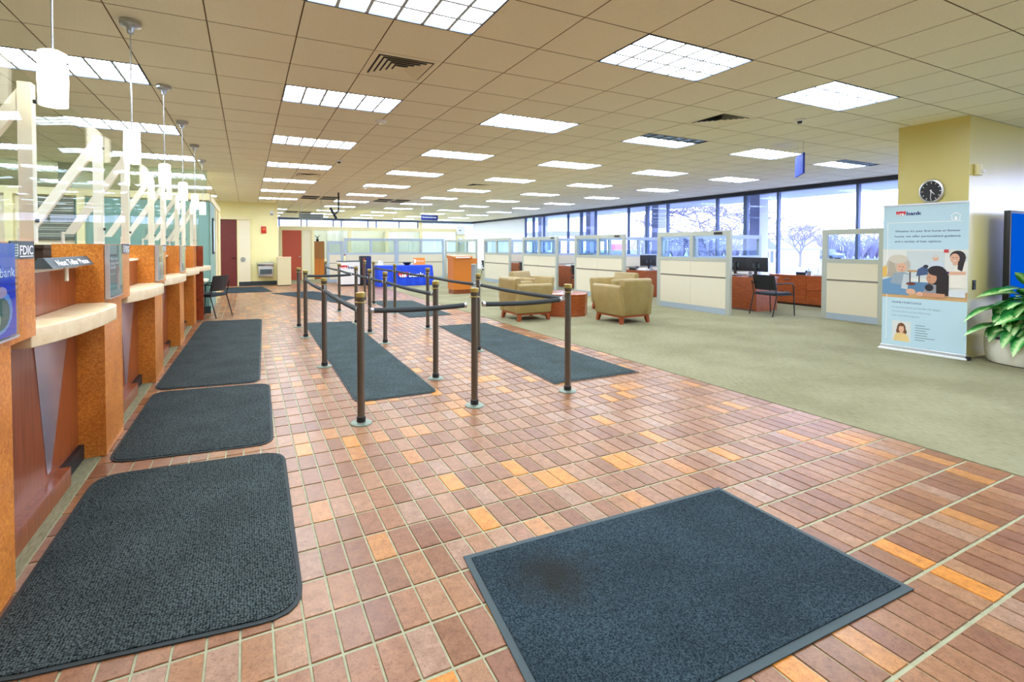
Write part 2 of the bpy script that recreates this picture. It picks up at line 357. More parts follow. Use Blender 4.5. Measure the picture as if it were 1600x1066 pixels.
# ------------------------------------------------------------------ floor
fl = BX(-8.2, 13.5, -6.2, 29, -.12, -.005).build('floor', M['grout'], kind='structure')
TX, TY = .109, .2175
mats_q = []                                            # filled below for culling of hidden tiles
tiles = []
i0 = int((-.885 - .30) / TX)
x_first = .30 + TX * (-11)                             # left edge column at x ~ -.9
ncol = int(round((4.28 - x_first) / TX))
TXX = (4.28 - x_first) / ncol
for i in range(ncol):
    for j in range(-8, 83):
        tiles.append((x_first + TXX * i + .0035, 1.69 + TY * j + .006))
def mat_cover(x, y):
    for (x0, x1, y0, y1) in ((-.82, .12, 2.1, 3.5), (-.8, .1, 3.9, 5.3), (-.75, .1, 5.7, 10.2), (.95, 1.65, 4.5, 9.2), (3.0, 3.9, 4.2, 7.9), (.95, 2.3, 1.4, 1.85)):
        if x0 < x < x1 and y0 < y < y1: return True
    return False
def rank(lst, w_, h_, z, cover=None, left_occ=False):
    near, far = [], []
    sc = []
    for (x, y) in lst:
        p = project(x + w_ / 2, y + h_ / 2, z)
        vis = p is not None and -15 < p[0] < 1615 and -15 < p[1] < 1080 and not (cover and cover(x + w_ / 2, y + h_ / 2))
        sc.append((0 if vis else 1, p[2] ** 2 * (3 if False else 1) if p else 1e9, x, y))
    sc.sort()
    near = [(a[2], a[3]) for a in sc[:300] if a[0] == 0]; far = [(a[2], a[3]) for a in sc[len(near):]]
    return near, far
near, far = rank(tiles, TXX, TY, 0, mat_cover)
tw, th = TXX - .007, TY - .013
def tile_me(k):
    e = .0022; b = MB()
    z1 = 0.0; vs = [(0, 0, -.006), (tw, 0, -.006), (tw, th, -.006), (0, th, -.006), (e, e, z1), (tw - e, e, z1), (tw - e, th - e, z1), (e, th - e, z1)]
    return b.add(vs, [(4, 5, 6, 7), (0, 1, 5, 4), (1, 2, 6, 5), (2, 3, 7, 6), (3, 0, 4, 7)])
tme = tile_me(0).mesh('floor_tile', M['tile'])
for (x, y) in near:
    o = link(bpy.data.objects.new('floor_tile', tme), fl); o.location = (x, y, random.uniform(-.0006, .0004))
b = MB(); tb = tile_me(0)
for (x, y) in far:
    z = random.uniform(-.0006, .0004)
    b.add([(v[0] + x, v[1] + y, v[2] + z) for v in tb.v], tb.f)
b.build('floor_tile_field', M['tile_f'], fl, kind='stuff')
BX(4.284, 13.4, -6, 28.8, -.03, .004).build('carpet', M['carpet'], fl)
BX(-8, -.903, -6, 28.8, -.03, .003).build('carpet', M['carpet'], fl)
BX(-.9, 4.28, 19.75, 28.8, -.03, .003).build('carpet', M['carpet'], fl)

# ------------------------------------------------------------------ ceiling
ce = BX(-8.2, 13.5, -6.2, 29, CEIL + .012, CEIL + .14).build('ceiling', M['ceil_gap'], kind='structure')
lights, vents, grilles = [], [], []
for u in (-12, -8, -4, 0, 4, 8, 12):
    for v in range(-4, 41, 4):
        x, y = GX + u * T, GY + v * T
        if u <= -8 and v > 24: continue
        if u >= 8 and v == 0: continue
        if v < 0 and (u < -8 or u > 8): continue  # the row behind the camera is unseen, added for its light
        if u == -12 and v < 4: continue
        if v == 28 and u == -4: continue
        lights.append((u, v))
vents = [(-3, 2), (4, 2), (-3, 14), (4, 14)]
grilles = [(-2, 22), (-1, 22), (2, 22), (3, 22), (-2, 34), (-1, 34), (-2, 23), (-1, 23), (2, 23), (3, 23), (-2, 35), (-1, 35)]
used = set(vents) | set(grilles)
for u, v in lights: used |= {(u, v), (u + 1, v)}
ct = []
for u in range(-17, 18):
    for v in range(-14, 43):
        if (u, v) in used: continue
        ct.append((GX + u * T, GY + v * T))
cn, cfar = rank([c for c in ct], T, T, CEIL)
gp = .0045
def ctile_mb(x=0, y=0, x1=None):
    b = MB(); a = T - gp
    w2 = min(a, 13.4 - x) if x1 is None else x1
    return b.add([(gp, gp, 0), (w2, gp, 0), (w2, a, 0), (gp, a, 0), (gp - .001, gp - .001, .012), (w2 + .001, gp - .001, .012), (w2 + .001, a + .001, .012), (gp - .001, a + .001, .012)],
                 [(3, 2, 1, 0), (0, 1, 5, 4), (1, 2, 6, 5), (2, 3, 7, 6), (3, 0, 4, 7)])
def edged(me):                                          # tile sides coloured dark so the joints read as shaded lines
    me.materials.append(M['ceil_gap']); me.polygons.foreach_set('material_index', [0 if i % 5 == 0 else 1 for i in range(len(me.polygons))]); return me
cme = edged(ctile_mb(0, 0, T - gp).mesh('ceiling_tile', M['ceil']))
for (x, y) in cn:
    o = link(bpy.data.objects.new('ceiling_tile', cme), ce); o.location = (x, y, CEIL)
b = MB()
for (x, y) in cfar:
    t = ctile_mb(x, y); b.add([(p[0] + x, p[1] + y, p[2] + CEIL) for p in t.v], t.f)
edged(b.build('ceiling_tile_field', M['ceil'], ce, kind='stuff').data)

# ------------------------------------------------------------------ walls
def S(o): o['kind'] = 'structure'; return o
S(BX(-8.3, -8.1, -6.2, 29, 0, CEIL).build('wall_left', M['cream2']))
S(BX(-8.1, 13.4, -6.3, -6.1, 0, CEIL).build('wall_back', M['cream2']))
M['blindw'] = translucent()
wr = S(BX(13.32, 13.52, -6.1, 22.15, 0, .12).build('wall_right', M['trimdark']))
BX(13.36, 13.5, 22.15, 28.9, 0, .12).build('wall_backing', M['white'], wr)
for k in range(7):
    y = 22.2 + k * .94
    BX(13.33, 13.345, y + .006, y + .934, .1, 2.94).build('wall_panel', M['blindw'], wr)
S(BX(13.28, 13.5, -6.1, 28.9, 2.93, CEIL + .02).build('trim_1', M['trimdark']))
# wall_far: solid below the clerestory
wf = S(BX(-8.1, 9.75, 28.8, 29.0, 0, 2.47).build('wall_far', M['cream2']))
S(BX(-8.1, 13.4, 28.78, 29.0, 2.93, CEIL + .02).build('trim_2', M['mull']))
BX(9.75, 13.36, 28.86, 29.0, 0, .12).build('wall_backing', M['white'], wf)
for k in range(4):
    x = 9.8 + k * .88
    BX(x + .006, x + .874, 28.82, 28.835, .1, 2.94).build('wall_panel', M['blindw'], wf)
BX(9.62, 9.8, 28.6, 28.9, 0, 2.94).build('wall_post', M['cream'], wf)
# column wall beside the entrance
wc = S(BX(8.12, 10.7, 2.83, 3.56, 0, CEIL + .01).build('wall_column', M['gold']))
# corridor wall, yellow
wy = S(BX(-3.2, 1.04, 19.55, 19.8, 0, CEIL + .01).build('wall_corridor', M['yellow']))
S(BX(.1, 1.05, 19.535, 19.55, 0, .15).build('baseboard_corridor', M['navyb']))
S(BX(-3.3, -3.1, 12, 19.55, 0, CEIL).build('wall_passage', M['cream2']))
# door in the corridor wall
d1 = S(BX(-.86, -.34, 19.5, 19.53, 0, 2.39).build('door_1', M['maroon']))
BX(-.33, -.27, 19.46, 19.55, 0, 2.4).build('door_jamb', M['cream'], d1)
BX(-.9, .11, 19.42, 19.55, 2.4, 2.53).build('door_head', M['cream'], d1)
MB().tube([(-.39, 19.5, 1.02), (-.39, 19.45, 1.02), (-.5, 19.44, 1.02)], .012, 8).build('door_handle', M['blk'], d1, True)
t3 = S(BX(-.27, .1, 19.47, 19.55, 0, 2.4).build('trim_3', M['cream2']))
BX(-.28, .1, 19.455, 19.47, 0, .15).build('plinth', M['navyb'], t3)
MB().cyl((-.14, 19.47, .96), (-.14, 19.45, .96), .085, n=24).build('round_plate', M['steel'], t3, True)
# office block behind the tellers
ws = S(BX(-8.1, -.76, 11.8, 11.95, 0, 2.38).build('wall_teller', M['cream2']))
BX(-3.0, -.74, 11.77, 11.8, 0.1, 2.38).build('teal_panel', M['teal'], ws)
BX(-8.1, -.72, 11.72, 11.98, 2.4, 2.54).build('beam', M['cream'], ws)
BX(-.78, -.7, 11.98, 15.95, 2.4, 2.54).build('beam', M['cream'], ws)
BX(-.78, -.72, 11.98, 13.7, 0, 2.4).build('teal_panel', M['teal'], ws)
for y in (13.75, 15.05, 15.85):
    BX(-.8, -.7, y, y + .1, 0, 2.4).build('door_post', M['cream'], ws)
BX(-.77, -.74, 13.9, 15.0, .05, 2.38).build('side_door', M['cream2'], ws)
BX(-3.0, -.71, 11.73, 11.77, 0, .15).build('plinth', M['navyb'], ws)
BX(-6.35, -4.1, 11.74, 11.8, 1.2, 2.36).build('red_panel', M['red'], ws)
for x in (-4.0, -3.72, -2.95): BX(x, x + .12, 11.7, 11.8, 0, 2.4).build('cream_post', M['cream'], ws)
bl = BX(-3.58, -3.0, 11.76, 11.8, 1.55, 2.36).build('blind_backing', M['blind'], ws)
for k in range(20): BX(-3.56, -3.0, 11.742, 11.75, 1.57 + k * .04, 1.592 + k * .04).build('blind_slat', M['cframe'] if k % 3 else M['blind'], bl)
for x0, x1 in ((-8.0, -5.6), (-5.6, -3.2), (-3.2, -.76)):
    BX(x0, x1, 11.85, 11.858, 2.54, CEIL).build('clerestory_pane', M['cpane'], ws)
# far offices
wo_ = S(BX(1.2, 9.75, 21.95, 22.1, 2.13, 2.3).build('wall_offices', M['cream']))
for x0, x1 in ((1.2, 1.33), (2.1, 2.16), (2.5, 2.62), (4.05, 4.2), (5.75, 5.9), (7.4, 7.55), (9.3, 9.75)):
    BX(x0, x1, 21.95, 22.1, 0, 2.13).build('cream_post', M['cream'], wo_)
BX(2.16, 2.5, 21.98, 22.07, 0, 2.13).build('cream_panel', M['cream2'], wo_)
for x0, x1 in ((2.62, 4.05), (4.2, 5.75), (5.9, 7.4), (7.55, 9.3)):
    BX(x0, x1, 22.02, 22.03, .9, 2.13).build('office_pane', M['cpane'], wo_)
    BX(x0, x1, 21.98, 22.07, 0, .9).build('cream_panel', M['cream2'], wo_) if x0 > 3 else None
BX(4.1, 4.2, 22.1, 28.8, 0, 2.3).build('office_divider', M['cream2'], wo_)
BX(7.42, 7.52, 22.1, 28.8, 0, 2.3).build('office_divider', M['cream2'], wo_)
d2 = S(BX(1.33, 2.1, 21.97, 22.02, 0, 2.12).build('door_2', M['red']))
MB().cyl((2.02, 21.97, 1.0), (2.02, 21.9, 1.0), .03, n=10).build('door_handle', M['steel'], d2, True)

# ------------------------------------------------------------------ window wall
cols_y = [-2.1, 1.8, 5.68, 9.57, 13.5, 17.42, 21.38]
win = 0
for a, c in zip(cols_y[:-1], cols_y[1:]):
    win += 1
    wn = S(BX(13.33, 13.43, a - .06, a + .06, .12, 2.93).build('window_%d' % win, M['mull']))
    BX(13.33, 13.45, a + .06, c - .06, .12, .2).build('sill_rail', M['mull'], wn)
    for y in (a + .97, c - .97): BX(13.33, 13.43, y - .03, y + .03, .2, 2.93).build('mullion', M['mull'], wn)
    e = [a + .06, a + .97, c - .97, c - .06]
    for y0, y1 in zip(e[:-1], e[1:]): BX(13.38, 13.388, y0, y1, .2, 2.93).build('window_pane', M['pane'], wn)
win += 1
wn = S(BX(13.33, 13.43, 21.32, 21.44, .12, 2.93).build('window_%d' % win, M['mull']))
BX(13.33, 13.43, 22.12, 22.2, .12, 2.93).build('mullion', M['mull'], wn); BX(13.38, 13.388, 21.44, 22.12, .2, 2.93).build('window_pane', M['pane'], wn)
fx = [1.6, 2.75, 3.05, 4.5, 4.95, 6.5, 7.0, 8.4, 9.6]
win += 1
wn = S(BX(-3, 9.65, 28.84, 28.9, 2.47, 2.5).build('window_%d' % win, M['mull']))
for x in fx: BX(x - .04, x + .04, 28.84, 28.92, 2.5, 2.93).build('mullion', M['mull'], wn)
e = [-3] + fx
for x0, x1 in zip(e[:-1], e[1:]): BX(x0 + .04, x1 - .04, 28.87, 28.878, 2.5, 2.93).build('window_pane', M['pane'], wn)

# ------------------------------------------------------------------ outside
gr = BX(13.53, 260, -140, 200, -.6, -.3).build('outside_ground', M['lawn']); S(gr)
BX(30, 40, -140, 200, -.3, -.285).build('road', M['road'], gr)
BX(13.53, 15.5, -30, 60, -.3, -.27).build('walkway', M['conc'], gr)
ga = BX(-120, 13.5, 29.1, 200, -.6, -.3).build('outside_ground', M['lawn']); S(ga)
S(BX(13.45, 15.6, -8, 31, 2.95, 3.25).build('trim_4', M['eave']))
for k, y in enumerate([1.8, 5.68, 9.57, 13.5, 17.42, 21.38]):
    o = BX(13.75, 14.15, y - .16, y + .16, -.3, 2.95).build('outside_column', M['conc'])
    tag(o, 'pale concrete column outside the windows, %s along from the entrance end' % ORD[k], 'column', 'concrete columns outside the window wall')
def at(px, wdepth):                                     # ground spot seen in that direction at that depth
    u_ = (px - 746.5) / FPX; return (wdepth * (math.sin(YAW) + u_ * math.cos(YAW)), wdepth * (math.cos(YAW) - u_ * math.sin(YAW)))
def tree(loc, h, seed, label, spread=.55, depth=6, r0=None, trunk=.24, keep=.78):
    rnd = random.Random(seed); t = MB()
    def grow(p, d, L, r, k):
        q = p; pts = [p]
        for i in range(2):
            d = (d + Vector((rnd.uniform(-.2, .2), rnd.uniform(-.2, .2), rnd.uniform(-.06, .1)))).normalized()
            q = q + d * (L / 2); pts.append(q)
        t.tube(pts, [r, r * .86, r * .7], 6 if k > depth - 2 else (4 if k > 1 else 3))
        if k == 0: return
        a0 = rnd.uniform(0, 2 * PI); n = 3 if k > depth - 2 else rnd.choice((2, 3, 3))
        for i in range(n):
            a = a0 + 2 * PI * i / n + rnd.uniform(-.5, .5); s = rnd.uniform(.5, 1) * spread * 1.5
            nd = (d * .8 + Vector((math.cos(a) * s, math.sin(a) * s, rnd.uniform(-.1, .3)))).normalized()
            grow(q, nd, L * rnd.uniform(keep - .1, keep + .08), max(r * .64, .011), k - 1)
    grow(Vector((0, 0, 0)), Vector((0, 0, 1)), h * trunk, r0 or h * .022, depth)
    o = t.build('bare_tree', M['bark']); o.location = loc
    return tag(o, label, 'tree', 'bare trees outside the windows')
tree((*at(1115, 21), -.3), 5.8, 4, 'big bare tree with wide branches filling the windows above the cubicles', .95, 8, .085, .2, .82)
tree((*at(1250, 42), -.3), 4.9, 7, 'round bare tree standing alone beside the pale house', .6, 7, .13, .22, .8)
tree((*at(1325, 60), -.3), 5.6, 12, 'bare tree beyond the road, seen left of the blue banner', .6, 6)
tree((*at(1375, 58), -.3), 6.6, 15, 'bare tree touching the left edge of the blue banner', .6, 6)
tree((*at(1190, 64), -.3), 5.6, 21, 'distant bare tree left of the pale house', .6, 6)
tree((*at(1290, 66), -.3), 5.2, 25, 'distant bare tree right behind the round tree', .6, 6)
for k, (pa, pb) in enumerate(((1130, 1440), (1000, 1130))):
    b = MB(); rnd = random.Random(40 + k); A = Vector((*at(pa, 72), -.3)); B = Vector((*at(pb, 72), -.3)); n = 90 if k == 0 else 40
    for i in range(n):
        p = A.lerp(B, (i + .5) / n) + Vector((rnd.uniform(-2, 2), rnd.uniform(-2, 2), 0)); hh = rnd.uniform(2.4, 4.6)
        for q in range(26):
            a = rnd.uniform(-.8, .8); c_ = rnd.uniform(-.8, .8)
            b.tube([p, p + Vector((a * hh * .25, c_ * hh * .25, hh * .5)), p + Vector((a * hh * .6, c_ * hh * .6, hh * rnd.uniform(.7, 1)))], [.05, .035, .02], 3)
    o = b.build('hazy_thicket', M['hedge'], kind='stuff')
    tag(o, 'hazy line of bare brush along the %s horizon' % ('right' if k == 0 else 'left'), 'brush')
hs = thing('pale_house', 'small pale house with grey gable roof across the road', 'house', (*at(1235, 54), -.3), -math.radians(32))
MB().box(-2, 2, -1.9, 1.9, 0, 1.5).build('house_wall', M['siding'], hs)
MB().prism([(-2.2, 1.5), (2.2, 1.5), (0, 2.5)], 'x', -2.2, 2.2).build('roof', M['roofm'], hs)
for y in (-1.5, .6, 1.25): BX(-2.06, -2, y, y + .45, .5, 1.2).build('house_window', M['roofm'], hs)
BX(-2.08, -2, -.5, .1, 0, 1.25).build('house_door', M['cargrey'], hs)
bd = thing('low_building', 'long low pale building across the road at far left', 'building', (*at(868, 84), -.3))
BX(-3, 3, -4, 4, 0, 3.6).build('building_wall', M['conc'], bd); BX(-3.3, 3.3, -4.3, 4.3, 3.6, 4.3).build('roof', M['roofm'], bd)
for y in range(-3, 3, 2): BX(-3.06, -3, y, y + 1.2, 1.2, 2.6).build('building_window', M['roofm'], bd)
def car(loc, label, m):
    t = thing('parked_car', label, 'car', loc, 0, 'cars outside')
    MB().prism([(-2.1, .35), (2.1, .35), (2.15, .75), (1.3, .95), (-1.6, .95), (-2.15, .75)], 'x', -.85, .85).build('body', m, t, bev=.06)
    MB().prism([(-1.5, .93), (1.15, .93), (.6, 1.42), (-1.0, 1.42)], 'x', -.72, .72).build('cabin', M['roofm'], t, bev=.05)
    for x in (-.86, .86):
        for y in (-1.35, 1.35): MB().cyl((x - .08, y, .33), (x + .08, y, .33), .33, n=14).build('wheel', M['blk'], t, True)
car((*at(1285, 62), -.3), 'grey car on the road right of the round bare tree', M['cargrey'])
car((*at(1200, 60), -.3), 'white car on the road left of the pale house', M['siding'])
car((*at(968, 44), -.3), 'blue grey car seen through the partition glass of the third cubicle', M['blueplas'])
def pole(loc, h, arm, label, lamp=False):
    t = thing('utility_pole' if not lamp else 'street_lamp', label, 'pole', loc)
    MB().cyl((0, 0, 0), (0, 0, h), .13, .09, 8).build('mast', M['bark'], t, True)
    if lamp:
        MB().tube([(0, 0, h), (0, .8, h + .35), (0, 1.9, h + .4)], .05, 6).build('lamp_arm', M['bark'], t, True); BX(-.12, .12, 1.7, 2.3, h + .3, h + .45).build('lamp_head', M['bark'], t)
    else:
        for z in arm: BX(-.06, .06, -.9, .9, z, z + .12).build('crossarm', M['bark'], t)
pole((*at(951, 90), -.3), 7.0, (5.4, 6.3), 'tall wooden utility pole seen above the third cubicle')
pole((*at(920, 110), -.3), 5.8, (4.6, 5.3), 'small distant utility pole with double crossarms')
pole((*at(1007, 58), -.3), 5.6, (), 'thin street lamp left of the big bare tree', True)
sg = thing('road_sign', 'pink and white roadside sign seen through cubicle glass', 'sign', (*at(967, 62), -.3))
MB().cyl((0, 0, 0), (0, 0, 1.4), .08, n=8).build('sign_post', M['bark'], sg); BX(-.1, .1, -1.3, 1.3, 1.3, 2.1).build('sign_panel', M['pinksign'], sg); BX(-.1, .1, -1.3, 1.3, 2.1, 2.5).build('sign_top', M['siding'], sg)

# ------------------------------------------------------------------ ceiling fixtures
def colname(u): return {-12: 'leftmost column', -8: 'column over the tellers', -4: 'column above the teller mats', 0: 'column above the queue posts', 4: 'column above the carpet edge', 8: 'column above the armchairs', 12: 'column nearest the windows'}[u]
def troffer(u, v, half_blue=False):
    fine = v in (0, 4) and u in (-8, -4, 0, 4, 8)
    lab = '%s white ceiling light, %s row from the front in the %s' % ('half-dark' if half_blue else 'glowing', ORD[v // 4] if v >= 0 else 'unseen rear', colname(u)) if v >= 0 else 'unseen ceiling light behind the camera in the ' + colname(u)
    t = thing('ceiling_light', lab, 'ceiling light', (GX + u * T, GY + v * T, CEIL), 0, 'ceiling lights')
    W, D = 2 * T, T; f = .014; z = .004
    fm = MB().box(0, W, 0, f, -z, .012).box(0, W, D - f, D, -z, .012).box(0, f, f, D - f, -z, .012).box(W - f, W, f, D - f, -z, .012)
    if 'frame' not in TR:
        TR['frame'] = fm.mesh('frame', M['trimdark'])
        TR['lens'] = MB().add([(f, f, .009), (W - f, f, .009), (W - f, D - f, .009), (f, D - f, .009)], [(3, 2, 1, 0)]).mesh('lens', M['lens'])
        TR['l1'] = MB().add([(f, f, .009), (W - f, f, .009), (W - f, D * .42, .009), (f, D * .42, .009)], [(3, 2, 1, 0)]).mesh('lens', M['bluelens'])
        TR['l2'] = MB().add([(f, D * .42, .009), (W - f, D * .42, .009), (W - f, D - f, .009), (f, D - f, .009)], [(3, 2, 1, 0)]).mesh('lens', M['lens'])
        lv = MB(); TR['bl'] = []
        for k in range(1, 6):
            x = W * k / 6; a = MB().prism([(x - .003, .008), (x + .003, .008), (x + .013, -.004), (x - .013, -.004)], 'y', f, D - f); TR['bl'].append(a.mesh('louver_blade', M['louv'])); lv.add(a.v, a.f)
        for k in range(1, 3):
            y = D * k / 3; a = MB().prism([(y - .003, .0085), (y + .003, .0085), (y + .011, -.0035), (y - .011, -.0035)], 'x', f, W - f); TR['bl'].append(a.mesh('louver_blade', M['louv'])); lv.add(a.v, a.f)
        TR['lv'] = lv.mesh('louver', M['louv'])
    link(bpy.data.objects.new('frame', TR['frame']), t)
    for k in (['l1', 'l2'] if half_blue else ['lens']): link(bpy.data.objects.new('lens' if k != 'l1' else 'blue_reflection_lens', TR[k]), t)
    if fine:
        for m in TR['bl']: link(bpy.data.objects.new('louver_blade', m), t)
    else: link(bpy.data.objects.new('louver', TR['lv']), t)
TR = {}
for u, v in lights: troffer(u, v, (u, v) in ((4, 4), (12, 4)))
VL = {(-3, 2): 'large square ceiling vent with concentric louvers beside the nearest light', (4, 2): 'square ceiling vent above the carpet, near the yellow column',
      (-3, 14): 'square ceiling vent high over the far teller mats', (4, 14): 'square ceiling vent beyond the armchairs'}
for (u, v) in vents:
    t = thing('ceiling_vent', VL[u, v], 'vent', (GX + u * T, GY + v * T, CEIL), 0, 'square ceiling vents')
    def ring(a, w_, z0, z1):
        return MB().prism([(a, a), (T - a, a), (T - a, T - a), (a, T - a)], 'z', z1, z1 + .001) if w_ is None else MB().box(a, T - a, a, a + w_, z0, z1).box(a, T - a, T - a - w_, T - a, z0, z1).box(a, a + w_, a + w_, T - a - w_, z0, z1).box(T - a - w_, T - a, a + w_, T - a - w_, z0, z1)
    BX(.004, T - .004, .004, T - .004, .008, .0115).build('throat', M['blk'], t)
    ring(.004, .05, 0, .007).build('frame', M['ceil'], t)
    for k in range(1, 6):
        a = .054 + (k - 1) * .045 + .016
        b = MB()
        for (p, q) in (((a, a), (T - a, a)), ((T - a, a), (T - a, T - a)), ((T - a, T - a), (a, T - a)), ((a, T - a), (a, a))):
            ddx, ddy = q[0] - p[0], q[1] - p[1]; L = math.hypot(ddx, ddy); nx, ny = -ddy / L, ddx / L
            o1 = .036
            b.add([(p[0], p[1], -.004), (q[0], q[1], -.004), (q[0] + nx * o1 - ddx / L * o1, q[1] + ny * o1 - ddy / L * o1, .007), (p[0] + nx * o1 + ddx / L * o1, p[1] + ny * o1 + ddy / L * o1, .007)], [(3, 2, 1, 0)])
        b.build('louver_ring', M['ceil'], t)
    BX(T / 2 - .03, T / 2 + .03, T / 2 - .03, T / 2 + .03, -.003, .003).build('centre_plate', M['ceil'], t)
for k, (u, v) in enumerate(grilles):
    t = thing('return_grille', 'dark return air grille in the far ceiling, %s tile of the %s group' % (('near left', 'near right')[k % 2] if k < 6 else ('far left', 'far right')[k % 2], ('left', 'right', 'farthest')[(k % 6) // 2]), 'vent', (GX + u * T, GY + v * T, CEIL), 0, 'dark return grilles')
    MB().box(.004, T - .004, .004, .04, -.004, .008).box(.004, T - .004, T - .04, T - .004, -.004, .008).box(.004, .04, .04, T - .04, -.004, .008).box(T - .04, T - .004, .04, T - .04, -.004, .008).build('frame', M['cream2'], t)
    BX(.04, T - .04, .04, T - .04, .004, .009).build('dark_core', M['dkwood'], t)
    b = MB()
    for j in range(1, 9): b.box(.04, T - .04, .04 + j * .058, .046 + j * .058, -.002, .004)
    b.build('grille_bars', M['slate'], t)
def detector(x, y, label, dark=False):
    t = thing('smoke_detector', label, 'detector', (x, y, CEIL), 0, 'ceiling detectors')
    MB().lathe([(.07, 0), (.068, -.02), (.045, -.03)][::-1], n=18).build('housing', M['white'], t, True)
    MB().lathe([(.03, -.03), (.022, -.055), (.008, -.058)][::-1], n=14).build('sensor', M['trimdark'] if dark else M['cream2'], t, True)
detector(GX - 2.0 * T, GY + 5.6 * T, 'white smoke detector beside the second light above the teller mats')
detector(GX + 5.9 * T, GY + 1.7 * T, 'cone shaped detector near the yellow column', True)
detector(GX - 2.0 * T, GY + 10.8 * T, 'small dark detector over the far end of the queue', True)
detector(GX + .2 * T, GY + 17.2 * T, 'small detector over the far end of the room')

# pendants
PY = [2.69, 4.28, 5.83, 7.38, 9.0, 10.46]
pend = None
for k, y in enumerate(PY):
    lab = 'lit white glass pendant above the teller counter, %s from the camera' % ORD[k]
    if pend is None:
        pend = thing('pendant_lamp', lab, 'pendant lamp', (-.75, y, 0), 0, 'pendants over the teller counter')
        MB().lathe([(.02, 2.955), (.024, 2.985), (.03, 3.0), (.068, 3.012), (.066, CEIL)], n=22).build('canopy', M['steel'], pend, True)
        MB().cyl((0, 0, 2.25), (0, 0, 2.96), .0045, n=8).build('rod', M['steel'], pend, True)
        MB().lathe([(.042, 2.02), (.05, 2.02), (.053, 2.13), (.05, 2.245), (.03, 2.255)], n=22).build('glass_shade', M['shade'], pend, True)
        MB().cyl((.052, -.02, 2.2), (.06, -.022, 2.2), .004, n=8).build('shade_screw', M['blk'], pend)
    else: dup(pend, (-.75, y, 0), 0, lab)

# hanging signs
def hang_sign(x0, x1, y, z0, z1, m, txt, tm, name, label, lines):
    t = thing(name, label, 'sign', ((x0 + x1) / 2, y, z0)); off = ((x0 + x1) / 2, y, z0)
    BX(x0, x1, y - .012, y + .012, z0, z1).build('sign_board', m, t, off=off)
    b = MB()
    for x in (x0 + .06, x1 - .06): b.cyl((x, y, z1), (x, y, CEIL), .003, n=6)
    b.build('hanger_wire', M['steel'], t, off=off)
    b = MB(); n = len(lines)
    for k, s_ in enumerate(lines):
        text(b, s_, (x0 + .05, y - .012, z1 - (z1 - z0) * ((k + .75) / (n + .5))), (1, 0, 0), (0, 0, 1), (z1 - z0) * .3, .002, .01, width=(x1 - x0) * .8)
    b.build('lettering', tm, t, off=off)
hang_sign(1.37, 2.05, 15, 2.21, 2.39, M['gsign'], '', M['slate'], 'hanging_sign', 'grey hanging sign with two dark lines near the ceiling tv', ['Customer Service', 'and Accounts'])
hang_sign(6.13, 6.82, 18, 2.45, 2.66, M['navy'], '', M['whiteink'], 'hanging_sign', 'navy hanging sign with white lettering over the far lobby', ['Business Banking'])
t = thing('hanging_sign', 'blue hanging sign seen edge-on near the window, with a white stripe', 'sign', (7.95, 4.78, 2.55), math.radians(43))
BX(-.25, .25, -.012, .012, 0, .32).build('sign_board', M['royal'], t)
MB().add([(-.2, -.014, .04), (-.12, -.014, .04), (.02, -.014, .28), (-.06, -.014, .28)], [(0, 1, 2, 3)]).build('white_stripe', M['whiteink'], t)
MB().cyl((-.2, 0, .32), (-.2, 0, .495), .003, n=6).cyl((.2, 0, .32), (.2, 0, .495), .003, n=6).build('hanger_wire', M['steel'], t)
t = thing('ceiling_tv', 'black flat tv on a ceiling pole, seen edge-on', 'tv', (2.45, 14.97, 2.28))
BX(.02, .06, -.02, .02, .2, CEIL - 2.28).build('pole', M['blk'], t)
MB().tube([(.04, 0, .22), (-.04, 0, .14), (-.1, 0, .12)], .022, 8).build('bracket', M['blk'], t, True)
MB().frame((-.03, 0, -.02), (-.47, .06, .88), (.16, .985, .07), 0, .36, -.3, .3, -.04, .03).build('display', M['blk'], t)

